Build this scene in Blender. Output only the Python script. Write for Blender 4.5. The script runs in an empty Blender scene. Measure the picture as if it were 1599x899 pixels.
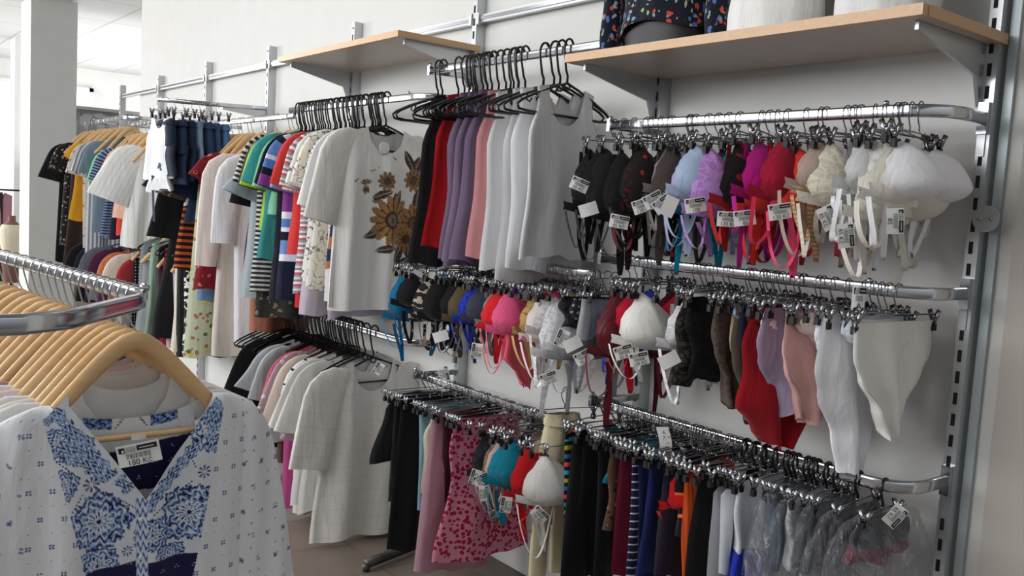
import bpy, math, random
import numpy as np
from mathutils import Matrix, Vector
random.seed(7)
C = bpy.context.scene.collection
PI = math.pi
# ------------------------------------------------------------------ camera frame (wall = plane Y 0, room = -Y)
FPX, YAW, PITCH, ROLL = 1396.5, math.radians(38.73), math.radians(5.11), math.radians(3.339)
H = 1.46
CAM = Vector((0, -2.14, H))
F = Vector((-math.cos(YAW)*math.cos(PITCH), math.sin(YAW)*math.cos(PITCH), -math.sin(PITCH)))
_R0 = F.cross(Vector((0, 0, 1))).normalized(); _U0 = _R0.cross(F)
RV = math.cos(ROLL)*_R0 + math.sin(ROLL)*_U0
UV_ = -math.sin(ROLL)*_R0 + math.cos(ROLL)*_U0
def proj(P):
    d = Vector(P)-CAM; z = d.dot(F)
    return 799.5+FPX*d.dot(RV)/z, 449.5-FPX*d.dot(UV_)/z
def ray(px, py): return F+RV*((px-799.5)/FPX)-UV_*((py-449.5)/FPX)
def onY(px, py, Y): d = ray(px, py); return CAM+d*((Y-CAM.y)/d.y)
def onZ(px, py, Z): d = ray(px, py); return CAM+d*((Z-CAM.z)/d.z)
def onX(px, py, X): d = ray(px, py); return CAM+d*((X-CAM.x)/d.x)
def x_at(px, Y, Z, lo=-14., hi=-.3):
    for _ in range(40):
        m = (lo+hi)/2
        if proj((m, Y, Z))[0] < px: lo = m
        else: hi = m
    return (lo+hi)/2
def z_at(py, X, Y, lo=-.5, hi=3.):
    for _ in range(40):
        m = (lo+hi)/2
        if proj((X, Y, m))[1] > py: lo = m
        else: hi = m
    return (lo+hi)/2
cd = bpy.data.cameras.new('camera'); cam = bpy.data.objects.new('camera', cd); C.objects.link(cam)
cd.sensor_width = 36; cd.lens = FPX/1599*36; cd.clip_start = .05
cam.matrix_world = Matrix(((RV.x, UV_.x, -F.x, CAM.x), (RV.y, UV_.y, -F.y, CAM.y), (RV.z, UV_.z, -F.z, CAM.z), (0, 0, 0, 1)))
bpy.context.scene.camera = cam
# ------------------------------------------------------------------ materials
def lin(c):
    if isinstance(c, str): c = tuple(int(c[i:i+2], 16) for i in (0, 2, 4))
    r = []
    for v in c[:3]:
        v /= 255.; r.append(v/12.92 if v <= .04045 else ((v+.055)/1.055)**2.4)
    return (*r, 1)
class NT:
    def __init__(s, name):
        s.m = bpy.data.materials.new(name); s.m.use_nodes = True; s.t = s.m.node_tree
        s.b = s.t.nodes['Principled BSDF']; s.out = s.t.nodes['Material Output']
    def n(s, typ, **k):
        o = s.t.nodes.new(typ)
        for a, v in k.items():
            if a.startswith('i_'):
                o.inputs[a[2:].replace('_', ' ')].default_value = v
            else: setattr(o, a, v)
        return o
    def l(s, a, b): s.t.links.new(a, b)
    def math(s, op, a, b=None, c=None):
        o = s.n('ShaderNodeMath', operation=op)
        for i, v in enumerate((a, b, c)):
            if v is None: continue
            if isinstance(v, (int, float)): o.inputs[i].default_value = v
            else: s.l(v, o.inputs[i])
        return o.outputs[0]
    def mix(s, f, a, b):
        o = s.n('ShaderNodeMix', data_type='RGBA')
        if isinstance(f, (int, float)): o.inputs[0].default_value = f
        else: s.l(f, o.inputs[0])
        for i, v in ((6, a), (7, b)):
            if isinstance(v, tuple): o.inputs[i].default_value = v
            else: s.l(v, o.inputs[i])
        return o.outputs[2]
MC = {}
def plain(name, col, rough=.6, metal=0., alpha=1., bump=0., bscale=200., spec=.5, coat=0.):
    k = ('plain', name)
    if k in MC: return MC[k]
    t = NT(name); c = lin(col)
    nz = t.n('ShaderNodeTexNoise', i_Scale=6., i_Detail=3.)
    tc = t.n('ShaderNodeTexCoord'); t.l(tc.outputs['Object'], nz.inputs['Vector'])
    d = tuple(v*.9 for v in c[:3])+(1,)
    t.l(t.mix(nz.outputs['Fac'], d, c), t.b.inputs['Base Color'])
    t.b.inputs['Roughness'].default_value = rough; t.b.inputs['Metallic'].default_value = metal
    t.b.inputs['Specular IOR Level'].default_value = spec
    if alpha < 1: t.b.inputs['Alpha'].default_value = alpha
    if bump:
        n2 = t.n('ShaderNodeTexNoise', i_Scale=bscale); t.l(tc.outputs['Object'], n2.inputs['Vector'])
        bp = t.n('ShaderNodeBump', i_Strength=bump, i_Distance=.002); t.l(n2.outputs['Fac'], bp.inputs['Height']); t.l(bp.outputs[0], t.b.inputs['Normal'])
    MC[k] = t.m; return t.m
def fab(spec):
    if isinstance(spec, str): spec = ('solid', spec)
    k = repr(spec)
    if k in MC: return MC[k]
    kind = spec[0]; t = NT('fabric_'+kind)
    uv = t.n('ShaderNodeUVMap'); sp = t.n('ShaderNodeSeparateXYZ'); t.l(uv.outputs[0], sp.inputs[0])
    u, v = sp.outputs[0], sp.outputs[1]
    tc = t.n('ShaderNodeTexCoord')
    alpha = 1.; rough = .85; sheen = .15
    def noise(sc, det=2., src=None):
        n = t.n('ShaderNodeTexNoise', i_Scale=sc, i_Detail=det); t.l(src or uv.outputs[0], n.inputs['Vector']); return n.outputs['Fac']
    def voro(sc, feat='F1', rnd=1., sx=1.):
        n = t.n('ShaderNodeTexVoronoi', feature=feat, i_Scale=sc, i_Randomness=rnd); 
        if sx != 1.:
            mp = t.n('ShaderNodeMapping'); mp.inputs['Scale'].default_value = (sx, 1, 1); t.l(uv.outputs[0], mp.inputs[0]); t.l(mp.outputs[0], n.inputs['Vector'])
        else: t.l(uv.outputs[0], n.inputs['Vector'])
        return n
    if kind == 'solid':
        col = lin(spec[1]); 
    elif kind == 'sheer':
        col = lin(spec[1]); alpha = spec[2]
    elif kind == 'silk':
        col = lin(spec[1]); rough = .4
    elif kind in ('hs', 'vs'):
        _, c1, c2, per, duty = spec
        x = t.math('MODULO', t.math('ADD', v if kind == 'hs' else u, 10.), per)
        f = t.math('GREATER_THAN', x, per*duty); col = t.mix(f, lin(c1), lin(c2))
    elif kind == 'bands':
        cr = t.n('ShaderNodeValToRGB'); cr.color_ramp.interpolation = 'CONSTANT'; el = cr.color_ramp.elements
        pts = spec[1]
        while len(el) < len(pts): el.new(.5)
        for i, (p, c) in enumerate(pts): el[i].position = p; el[i].color = lin(c)
        t.l(v, cr.inputs[0]); col = cr.outputs[0]
    elif kind == 'cyc':
        per = spec[1]; cols = spec[2]
        cr = t.n('ShaderNodeValToRGB'); cr.color_ramp.interpolation = 'CONSTANT'; el = cr.color_ramp.elements
        while len(el) < len(cols): el.new(.5)
        for i, c in enumerate(cols): el[i].position = i/len(cols); el[i].color = lin(c)
        x = t.math('DIVIDE', t.math('MODULO', t.math('ADD', t.math('ADD', v, t.math('MULTIPLY', noise(14.), .01)), 10.), per), per)
        t.l(x, cr.inputs[0]); col = cr.outputs[0]
    elif kind == 'spots':
        _, c1, c2, sc, thr = spec
        n = voro(sc); f = t.math('LESS_THAN', n.outputs['Distance'], thr); col = t.mix(f, lin(c1), lin(c2))
    elif kind == 'dots':
        _, c1, c2, sc, thr = spec
        n = voro(sc, rnd=.15); f = t.math('LESS_THAN', n.outputs['Distance'], thr); col = t.mix(f, lin(c1), lin(c2))
    elif kind == 'floral':
        base = lin(spec[1]); cols = spec[2]; sc = spec[3]; col = base
        for i, c in enumerate(cols):
            n = t.n('ShaderNodeTexVoronoi', i_Scale=sc*(1+.23*i)); mp = t.n('ShaderNodeMapping'); mp.inputs['Location'].default_value = (i*3.1, i*1.7, i*2.2)
            t.l(uv.outputs[0], mp.inputs[0]); t.l(mp.outputs[0], n.inputs['Vector'])
            nn = t.math('ADD', n.outputs['Distance'], t.math('MULTIPLY', t.math('SUBTRACT', noise(sc*3), .5), .55))
            f = t.math('LESS_THAN', nn, spec[4] if len(spec) > 4 else .24); col = t.mix(f, col, lin(c))
    elif kind == 'doodle':
        n = noise(spec[3], 3.); x = t.math('ABSOLUTE', t.math('SUBTRACT', n, .5)); f = t.math('LESS_THAN', x, spec[4]); col = t.mix(f, lin(spec[1]), lin(spec[2]))
    elif kind == 'zebra':
        w = t.n('ShaderNodeTexWave', bands_direction='DIAGONAL', i_Scale=spec[3], i_Distortion=9., i_Detail=1.); w.inputs['Detail Scale'].default_value = 1.2
        t.l(uv.outputs[0], w.inputs['Vector']); f = t.math('GREATER_THAN', w.outputs['Fac'], .5); col = t.mix(f, lin(spec[1]), lin(spec[2]))
        if len(spec) > 5:
            f2 = t.math('GREATER_THAN', v, spec[5]); x = t.math('GREATER_THAN', t.math('MODULO', v, .035), .019)
            col = t.mix(f2, col, t.mix(x, lin('1c1614'), lin('c85a2a')))
    elif kind == 'lace':
        n = voro(spec[3], 'DISTANCE_TO_EDGE'); f = t.math('LESS_THAN', n.outputs['Distance'], .09); nn = noise(35.)
        f = t.math('MAXIMUM', f, t.math('GREATER_THAN', nn, .56)); col = t.mix(f, lin(spec[2]), lin(spec[1]))
    elif kind == 'attr':
        a = t.n('ShaderNodeVertexColor', layer_name='paint'); col = a.outputs[0]
        if len(spec) > 1: alpha = spec[1]
    if isinstance(col, tuple):
        d = tuple(x*.86 for x in col[:3])+(1,); col = t.mix(noise(9., 3.), d, col)
    t.l(col, t.b.inputs['Base Color'])
    t.b.inputs['Roughness'].default_value = rough; t.b.inputs['Specular IOR Level'].default_value = .2
    t.b.inputs['Sheen Weight'].default_value = sheen; t.b.inputs['Alpha'].default_value = alpha
    n1 = t.n('ShaderNodeTexNoise', i_Scale=16., i_Detail=4., i_Distortion=.6)
    mp = t.n('ShaderNodeMapping'); mp.inputs['Scale'].default_value = (1, 1, .3); t.l(tc.outputs['Object'], mp.inputs[0]); t.l(mp.outputs[0], n1.inputs['Vector'])
    bp = t.n('ShaderNodeBump', i_Strength=.55, i_Distance=.018); t.l(n1.outputs['Fac'], bp.inputs['Height'])
    if kind == 'attr' and False: pass
    t.l(bp.outputs[0], t.b.inputs['Normal'])
    MC[k] = t.m; return t.m
CHROME = plain('polished_chrome', 'c6c8cc', .14, 1.)
HWIRE = plain('hanger_wire', '96989c', .2, 1.)
STEEL = plain('zinc_steel', 'c3c6c8', .32, .75)
DARK = plain('dark_slot', '1a1a1c', .8)
BLACKP = plain('black_plastic', '0c0c0e', .28)
RUBBER = plain('black_rubber', '0c0c0d', .6)
TAGW = plain('tag_paper', 'f2f2f0', .5)
INK = plain('tag_ink', '18181a', .6)
GREYINK = plain('tag_grey_print', '8b8c8e', .6)
def wood_mat(name, a, b, sc=1.):
    t = NT(name); tc = t.n('ShaderNodeTexCoord'); mp = t.n('ShaderNodeMapping'); mp.inputs['Scale'].default_value = (30*sc, 2*sc, 30*sc)
    t.l(tc.outputs['Object'], mp.inputs[0]); n = t.n('ShaderNodeTexNoise', i_Scale=3., i_Detail=6., i_Distortion=.5); t.l(mp.outputs[0], n.inputs['Vector'])
    t.l(t.mix(n.outputs['Fac'], lin(a), lin(b)), t.b.inputs['Base Color']); t.b.inputs['Roughness'].default_value = .36; return t.m
WOOD = wood_mat('varnished_beech', 'cfa26c', 'e6c594')
OAK = wood_mat('beech_edge_strip', 'c49a70', 'd9b48c')
LAM = wood_mat('beech_laminate', 'b5a598', 'c4b5a8', .4)
def bag_mat():
    t = NT('clear_polybag'); tc = t.n('ShaderNodeTexCoord'); n = t.n('ShaderNodeTexNoise', i_Scale=11., i_Detail=5., i_Distortion=2.2)
    mp = t.n('ShaderNodeMapping'); mp.inputs['Scale'].default_value = (1, 1, .45); t.l(tc.outputs['Object'], mp.inputs[0]); t.l(mp.outputs[0], n.inputs['Vector'])
    bp = t.n('ShaderNodeBump', i_Strength=1., i_Distance=.05); t.l(n.outputs['Fac'], bp.inputs['Height'])
    gl = t.n('ShaderNodeBsdfGlossy', i_Roughness=.14); gl.inputs['Color'].default_value = (.6, .63, .67, 1); t.l(bp.outputs[0], gl.inputs['Normal'])
    tr = t.n('ShaderNodeBsdfTransparent'); df = t.n('ShaderNodeBsdfDiffuse'); df.inputs['Color'].default_value = (.22, .24, .27, 1)
    m1 = t.n('ShaderNodeMixShader'); m1.inputs[0].default_value = .42; t.l(gl.outputs[0], m1.inputs[1]); t.l(df.outputs[0], m1.inputs[2])
    m2 = t.n('ShaderNodeMixShader'); m2.inputs[0].default_value = .23; t.l(tr.outputs[0], m2.inputs[1]); t.l(m1.outputs[0], m2.inputs[2])
    t.l(m2.outputs[0], t.out.inputs[0]); return t.m
BAG = bag_mat()
# ------------------------------------------------------------------ mesh helpers
class MB:
    def __init__(s): s.v = []; s.f = []; s.mi = []; s.mats = []; s.uv = {}; s.sm = []
    def mat(s, m):
        if m not in s.mats: s.mats.append(m)
        return s.mats.index(m)
    def add(s, V, Fc, m, smooth=True, M=None):
        o = len(s.v); i = s.mat(m)
        for p in V:
            p = Vector(p)
            s.v.append(tuple(M @ p) if M is not None else tuple(p))
        for f in Fc: s.f.append(tuple(o+k for k in f)); s.mi.append(i); s.sm.append(smooth)
        return s
    def box(s, c, d, m, M=None, bev=0):
        x, y, z = d[0]/2, d[1]/2, d[2]/2; V = [(c[0]+a*x, c[1]+b*y, c[2]+e*z) for a in (-1, 1) for b in (-1, 1) for e in (-1, 1)]
        return s.add(V, [(0, 1, 3, 2), (4, 6, 7, 5), (0, 4, 5, 1), (2, 3, 7, 6), (0, 2, 6, 4), (1, 5, 7, 3)], m, False, M)
    def prism(s, poly, axis, a0, a1, m):   # poly in the two other axes
        n = len(poly); V = []
        for a in (a0, a1):
            for p in poly:
                q = list(p); q.insert(axis, a); V.append(q)
        return s.add(V, [tuple(range(n))[::-1], tuple(range(n, 2*n))]+[(i, (i+1) % n, n+(i+1) % n, n+i) for i in range(n)], m, False)
    def sweep(s, path, ra, rb, m, n=8, ref=(1, 0, 0), closed=False, caps=True, sq=1.):
        P = [Vector(p) for p in path]; k = len(P); V = []; ref = Vector(ref)
        for i, p in enumerate(P):
            t = (P[(i+1) % k]-P[i-1]) if closed else (P[min(i+1, k-1)]-P[max(i-1, 0)])
            t.normalize(); b = ref-t*ref.dot(t)
            if b.length < .05: b = Vector((0, 0, 1))-t*t.z
            if b.length < .05: b = Vector((0, 1, 0))-t*t.y
            b.normalize(); a = t.cross(b)
            A = ra[i] if isinstance(ra, (list, tuple)) else ra; B = rb[i] if isinstance(rb, (list, tuple)) else rb
            for j in range(n):
                th = 2*PI*(j+.5)/n; ct, st = math.cos(th), math.sin(th)
                if sq != 1.: ct = math.copysign(abs(ct)**sq, ct); st = math.copysign(abs(st)**sq, st)
                V.append(p+a*(A*ct)+b*(B*st))
        Fc = []
        for i in range(k if closed else k-1):
            for j in range(n):
                o, q = i*n, ((i+1) % k)*n; Fc.append((o+j, o+(j+1) % n, q+(j+1) % n, q+j))
        if caps and not closed: Fc += [tuple(range(n))[::-1], tuple((k-1)*n+j for j in range(n))]
        return s.add(V, Fc, m)
    def ribbon(s, path, w, m, wd=(1, 0, 0)):
        wd = Vector(wd).normalized()*(w/2); V = []
        for p in path: V += [Vector(p)-wd, Vector(p)+wd]
        return s.add(V, [(2*i, 2*i+1, 2*i+3, 2*i+2) for i in range(len(path)-1)], m)
    def sphere(s, c, r, m, nu=10, nv=6, sc=(1, 1, 1)):
        V = []
        for i in range(nv+1):
            ph = PI*i/nv
            for j in range(nu):
                th = 2*PI*j/nu; V.append((c[0]+r*sc[0]*math.sin(ph)*math.cos(th), c[1]+r*sc[1]*math.sin(ph)*math.sin(th), c[2]+r*sc[2]*math.cos(ph)))
        return s.add(V, [(i*nu+j, i*nu+(j+1) % nu, (i+1)*nu+(j+1) % nu, (i+1)*nu+j) for i in range(nv) for j in range(nu)], m)
    def grid(s, P, m, wrap=False):
        """P: rows x cols of (co, uv)"""
        R, K = len(P), len(P[0]); o = len(s.v)
        s.add([c[0] for r in P for c in r], [(i*K+j, i*K+(j+1) % K, (i+1)*K+(j+1) % K, (i+1)*K+j) for i in range(R-1) for j in range(K if wrap else K-1)], m)
        for i in range(R):
            for j in range(K): s.uv[o+i*K+j] = P[i][j][1]
        return s
    def mesh(s, name):
        me = bpy.data.meshes.new(name); me.from_pydata(s.v, [], s.f)
        for m in s.mats: me.materials.append(m)
        me.polygons.foreach_set('material_index', s.mi); me.polygons.foreach_set('use_smooth', s.sm)
        ul = me.uv_layers.new(name='UVMap'); li = np.zeros(len(me.loops), dtype=np.int32); me.loops.foreach_get('vertex_index', li)
        A = np.array([s.uv.get(i) or (s.v[i][1], -s.v[i][2]) for i in range(len(s.v))], dtype=np.float32)
        if len(A): ul.data.foreach_set('uv', A[li].ravel())
        me.update(); return me
    def build(s, name, parent=None): return link(name, s.mesh(name), parent)
def link(name, me, parent=None, M=None):
    o = bpy.data.objects.new(name, me); C.objects.link(o)
    if M is not None: o.matrix_basis = M
    if parent is not None: o.parent = parent
    return o
def tag(o, label=None, cat=None, group=None, kind=None):
    if label:
        w = label.split()
        o['label'] = ' '.join(w[:16])
    if cat: o['category'] = cat
    if group: o['group'] = group
    if kind: o['kind'] = kind
    return o
def struct(name, mb): return tag(mb.build(name), kind='structure')
def thing(name, label, cat, loc=(0, 0, 0), rz=0, group=None):
    o = link(name, None); o.location = loc; o.rotation_euler = (0, 0, rz); return tag(o, label, cat, group)
def TM(loc, rz=0): return Matrix.Translation(Vector(loc)) @ Matrix.Rotation(rz, 4, 'Z')
# ------------------------------------------------------------------ text for the tags
TXT = {}
def text_mesh(s, size):
    if (s, size) in TXT: return TXT[(s, size)]
    cu = bpy.data.curves.new('t', 'FONT'); cu.body = s; cu.size = size; cu.align_x = 'CENTER'; cu.align_y = 'CENTER'
    o = bpy.data.objects.new('t', cu); C.objects.link(o); dg = bpy.context.evaluated_depsgraph_get(); dg.update()
    me = bpy.data.meshes.new_from_object(o.evaluated_get(dg)); V = [tuple(v.co) for v in me.vertices]; Fc = [tuple(p.vertices) for p in me.polygons]
    bpy.data.objects.remove(o); bpy.data.meshes.remove(me); TXT[(s, size)] = (V, Fc); return V, Fc
TAGC = {}
def price_tag_mesh(txt, w=.052, h=.036):
    k = (txt, w, h)
    if k in TAGC: return TAGC[k]
    b = MB()   # local x = width, y = height, z = normal; a slight curl
    P = [[((x*w, y*h, .002*math.cos(x*5)), (0, 0)) for x in (-.5, -.25, 0, .25, .5)] for y in (-.5, .5)]
    b.grid(P, TAGW)
    def rect(x0, x1, y0, y1, m, e=.0033):
        b.add([(x0*w, y0*h, e), (x1*w, y0*h, e), (x1*w, y1*h, e), (x0*w, y1*h, e)], [(0, 1, 2, 3)], m, False)
    card = b.mesh('price_tag'); b = MB()
    if txt:
        rect(-.44, -.3, .16, .42, INK); rect(-.37, -.32, .2, .3, TAGW, .0036); rect(-.02, .45, .18, .42, INK); rect(.04, .38, .28, .31, TAGW, .0036)
        for i in range(4): rect(-.27, -.05, .16+.07*i, .2+.07*i, GREYINK)
        for i in range(16): rect(-.28+i*.035, -.28+i*.035+.018, -.14, .1, GREYINK if i % 3 else INK)
        V, Fc = text_mesh(txt, h*.36); b.add([(x-.0*w, y-.34*h, .0034) for x, y, z in V], Fc, INK, False)
    TAGC[k] = (card, b.mesh('print') if txt else None); return TAGC[k]
def link_tag(name, pm, root=None, M=None):
    o = link(name, pm[0], root, M)
    if pm[1]: link('print', pm[1], o)
    return o
def put_tag(root, px, py, Y, txt, rot=0, w=.052, h=.036, name='price_tag', yaw=None):
    p = onY(px, py, Y)
    a = math.radians(51.3-90) if yaw is None else yaw     # tag faces out into the aisle
    M = Matrix.Translation(p) @ Matrix.Rotation(a+PI/2, 4, 'Z') @ Matrix.Rotation(PI/2, 4, 'X') @ Matrix.Rotation(math.radians(rot), 4, 'Z')
    return link_tag(name, price_tag_mesh(txt, w, h), root, root.matrix_basis.inverted() @ M)
# ------------------------------------------------------------------ garment pieces (local: x = front normal, y = side to side, z = up, origin = top line)
def interp(pr, v):
    for (a, x), (b, y) in zip(pr, pr[1:]):
        if v <= b:
            t = (v-a)/max(1e-6, b-a); t = t*t*(3-2*t); return x+(y-x)*t
    return pr[-1][1]
def body(b, m, prof, L, nw=.4, ndf=.1, ndb=.03, slope=.04, t0=.014, fold=.012, nf=4., seed=0, nc=16, nr=14, top_t=.004, hemw=.008, vneck=False, botf=None):
    rg = random.Random(seed); ph = [rg.uniform(0, 6.28) for _ in range(4)]; nf = nf*rg.uniform(.8, 1.25)
    ss = sorted(set([round(-1+2*i/nc, 4) for i in range(nc+1)]+([-nw, nw] if nw else [])))
    tw = rg.uniform(-.03, .03) if fold > .0065 else 0; sk = rg.uniform(-.012, .012)
    rows = []
    for i in range(nr+1):
        v = i/nr; row = []
        for front in (1, 0):
            for s in (ss if front else ss[::-1]):
                if not front and abs(s) > .999: continue
                nd = ndf if front else ndb
                if nw and abs(s) < nw:
                    q = abs(s)/nw; zt = -nd*((1-q) if vneck and front else math.sqrt(max(0, 1-q*q)))
                else: zt = -slope*(abs(s)-(nw or 0))/(1-(nw or 0)) if slope else 0
                zb = -L-hemw*math.sin(s*3+ph[0])-hemw*.6*math.sin(s*9+ph[3])+(botf(s) if botf else 0)
                z = zt+(zb-zt)*v
                w = interp(prof, min(1, -z/L)); a = s*w
                A = fold*min(1, v*1.6+.12)
                fo = A*(math.sin(nf*s*PI*.5+ph[1])+.5*math.sin(nf*1.9*s+ph[2]+v*1.5)) * (1-.25*abs(s))
                t = (top_t+t0*min(1, v*3))*math.sqrt(max(0, 1-s*s))
                row.append(((fo+(t if front else -t)+tw*v*s, a+fo*.15+sk*v, z), (a+(0 if front else 2.3), -z)))
        rows.append(row)
    return b.grid(rows, m, wrap=True)
def sleeve(m, side, y0, z0, ln, ang, r0, r1, th=.014, bend=0, seed=0, parent=None, flare=0):
    b = MB(); rg = random.Random(seed+side*7+3); n = 12; rows = []; k = 14; d0 = rg.uniform(-.12, .12)
    if side > 0: ang = min(ang, 7); r1 = min(r1, .08)
    ln += .11; r0 = r0*.92; p = Vector((0, side*(y0-.075), z0+.005)); q0 = .14/ln
    for i in range(n+1):
        q = i/n; e = max(0, 1-q/q0); a = math.radians(ang-bend*q+(66-ang)*min(1, e*1.1)); t = Vector((math.sin(d0)*.5*q, side*math.sin(a), -math.cos(a)))
        pe = Vector((0, side*math.cos(a), math.sin(a))); g = min(1, q/q0); r = .022+(r0-.022)*g*(2-g)+(r1-r0)*max(0, q-q0)/(1-q0)+flare*max(0, q-.7)*2*r1; row = []
        for j in range(k):
            x = 2*PI*j/k; f = .005*math.sin(4*x+seed+q*3)*q+.007*q*math.sin(2*x+seed)
            row.append((tuple(p+pe*(r*math.cos(x))+Vector((th*(.7+.5*q)*math.sin(x)+f, 0, 0))), (side*.4+r*math.cos(x), q*ln-z0)))
        rows.append(row); p = p+t*(ln/n)
    b.grid(rows, m, wrap=True); return b.build('sleeve', parent)
PROF = {
 'tee': [(0, .9), (.25, .97), (.6, .98), (1, 1.06)], 'loose': [(0, .88), (.3, .98), (1, 1.2)], 'boxy': [(0, .95), (1, 1.0)],
 'tank': [(0, .78), (.12, .76), (.3, .96), (.6, .93), (1, 1.05)], 'cami': [(0, .62), (.12, .66), (.24, .95), (.6, .9), (1, 1.08)],
 'dress': [(0, .86), (.2, .95), (.42, .86), (1, 1.25)], 'skirt': [(0, .62), (.25, .85), (1, 1.2)], 'straight': [(0, .95), (1, 1.0)],
 'brief': [(0, .92), (.3, 1.0), (.48, .86), (.75, .45), (1, .26)], 'bodysuit': [(0, .8), (.25, .95), (.5, .82), (.7, .9), (.86, .5), (1, .22)],
 'bodice': [(0, .85), (.3, 1.), (.65, .85), (1, 1.)], 'long': [(0, .88), (.2, .95), (1, 1.1)]}
SEED = [0]
def make_top(M, L, w, m, kind='tee', sl=None, name='t_shirt', nd=(.1, .03), nw=.4, sm=None, **k):
    SEED[0] += 1; sd = SEED[0]; b = MB()
    body(b, m, [(a, x*w) for a, x in PROF[kind]], L, nw=nw, ndf=nd[0], ndb=nd[1], seed=sd, **k)
    o = b.build(name); o.matrix_basis = M; sm = sm or m
    if sl:
        for s in (-1, 1):
            ln, ang, r0, r1 = sl[:4]; sleeve(sm, s, w*.9, -.03-k.get('slope', .04)*.5, ln, ang, r0, r1, seed=sd, parent=o, bend=sl[4] if len(sl) > 4 else 0, flare=sl[5] if len(sl) > 5 else 0)
    return o
SL = {'short': (.17, 17, .082, .078, 4), 'cap': (.08, 24, .07, .075, 0), 'wide': (.23, 18, .09, .105, 6), 'long': (.5, 10, .082, .055, 6), 'ruffle': (.15, 22, .07, .085, 4, .3), 'bell': (.4, 11, .08, .1, 4, .2), None: None}
def make_two_leg(M, L, w, m, name='denim_shorts', rise=.4):
    SEED[0] += 1; sd = SEED[0]; b = MB()
    body(b, m, [(0, w*.85), (1, w)], L*rise, nw=0, ndf=0, ndb=0, slope=0, seed=sd, nr=6, fold=.006, t0=.02, top_t=.014)
    o = b.build(name); o.matrix_basis = M
    for s in (-1, 1):
        l = MB(); rows = []
        for i in range(9):
            q = i/8; r = w*(.5+.03*q) if L < .5 else w*(.5-.1*q); cy = s*w*(.5+.04*q); z = -L*rise*.8-(L-L*rise*.8)*q
            rows.append([((.02*math.sin(x)+.006*math.sin(q*5+sd), cy+r*math.cos(x), z), (cy+r*math.cos(x), -z)) for x in [2*PI*j/14 for j in range(14)]])
        l.grid(rows, m, wrap=True).build('leg', o)
    wb = MB(); body(wb, m, [(0, w*.87), (1, w*.88)], .035, nw=0, ndf=0, ndb=0, slope=0, seed=sd, nr=2, fold=.006, t0=.022, top_t=.018, hemw=0); wb.build('waistband', o)
    return o
def make_bra(M, S, m, name='bra', sm=None, w=.085, pad=.05, straps=True, loop=.11):
    """S = height from clip line to under band"""
    SEED[0] += 1; sd = SEED[0]; rg = random.Random(sd); sm = sm or m
    o = link(name, None); o.matrix_basis = M
    for s in (-1, 1):
        b = MB(); cy, cz = s*w*1.0, -S*.62; rows = []; K = 24
        for i in range(9):
            r = i/8; row = []
            for j in range(K):
                th = 2*PI*j/K; cy_, sy_ = math.cos(th), math.sin(th)
                up = max(0, sy_); R = w*(1.02+.0*up); ry = R*(1-.5*up**2*1.0); rz = (S*.38 if sy_ < 0 else S*.62)
                # apex leans outward toward the strap
                y = cy+cy_*ry*r*1.05+s*up*up*w*.25*r; z = cz+sy_*rz*r*(1 if sy_ < 0 else (1-.12*abs(cy_)))
                x = pad*(max(0, 1-r*r)**.62)*(1-.25*sy_*r)+.004*math.sin(9*th+sd)*(r > .85)
                row.append(((x, y, z), (y, -z)))
            rows.append(row)
        b.grid(rows, m, wrap=True).build('cup', o)
    b = MB(); P = []
    for i in range(15):
        q = -1+2*i/14; y = q*w*2.15; x = .006-.03*max(0, abs(q)-.75)*4; zc = -S*.98+.02*abs(q)**2
        P.append((x, y, zc))
    b.grid([[((x-.002, y, z+.013), (y, 0)) for x, y, z in P], [((x+.003, y, z), (y, .01)) for x, y, z in P], [((x-.002, y, z-.011), (y, .02)) for x, y, z in P]], sm).build('band', o)
    for s in (-1, 1):      # back wings folded behind the cups, falling in a loop
        b = MB(); p = []; dl = loop*rg.uniform(.75, 1.15); dx = -rg.uniform(.01, .03); y0 = s*w*2.1; y1 = s*w*rg.uniform(.5, 1.1)
        for i in range(17):
            q = i/16; y = y0+(y1-y0)*q; z = -S*.96-dl*math.sin(PI*q)**.8; p.append((dx+.012*math.sin(q*5+sd), y, z))
        b.ribbon(p, .013, sm, (.9, .2*s, .1)).build('wing', o)
        if straps:
            b = MB(); p = []; dl = loop*rg.uniform(.7, 1.5)
            for i in range(19):
                q = i/18; y = s*(w*1.35-w*.7*q*(1-q)*2+.012*math.sin(q*9+sd)); z = -.01-(S+dl)*min(1, q*1.6) if q < .62 else -.01-(S+dl)+(dl*1.0)*((q-.62)/.38)
                p.append((-.022+.02*max(0, q-.55)*2, y+(.03*s*max(0, q-.6)), z))
            b.ribbon(p, .012, sm, (.5, .85, 0)).build('strap', o)
    return o
# ------------------------------------------------------------------ hangers (origin = centre of the rail)
def hook_path(zb, r=.019, tall=0.):
    P = []
    for i in range(11):
        a = math.radians(-28+(208)*i/10); P.append((0, r*math.cos(a), r*math.sin(a)+tall*max(0, math.sin(a))))
    P += [(0, -r*.95, -.012), (0, -r*.4, zb*.62), (0, 0, zb*.78), (0, 0, zb)]
    return P
def hm_wood():
    root = MB(); P = []; ra = []; rb = []
    for i in range(25):
        q = -1+2*i/24; P.append((.012*abs(q)**2, q*.205, -.084-.2*(math.sqrt(q*q+.03)-.173)/.842)); ra.append(.019-.008*abs(q)**.8); rb.append(.0065+.002*abs(q)**2)
    root.sweep(P, ra, rb, WOOD, 10, ref=(1, 0, 0))
    bar = MB(); bar.sweep([(.008, y*.18, -.262) for y in (-1, -.5, 0, .5, 1)], .0055, .0055, WOOD, 8)
    hk = MB(); hk.sweep(hook_path(-.085), .0018, .0018, CHROME, 6)
    return root.mesh('wooden_hanger'), [('crossbar', bar.mesh('crossbar')), ('hook', hk.mesh('hook'))]
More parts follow.
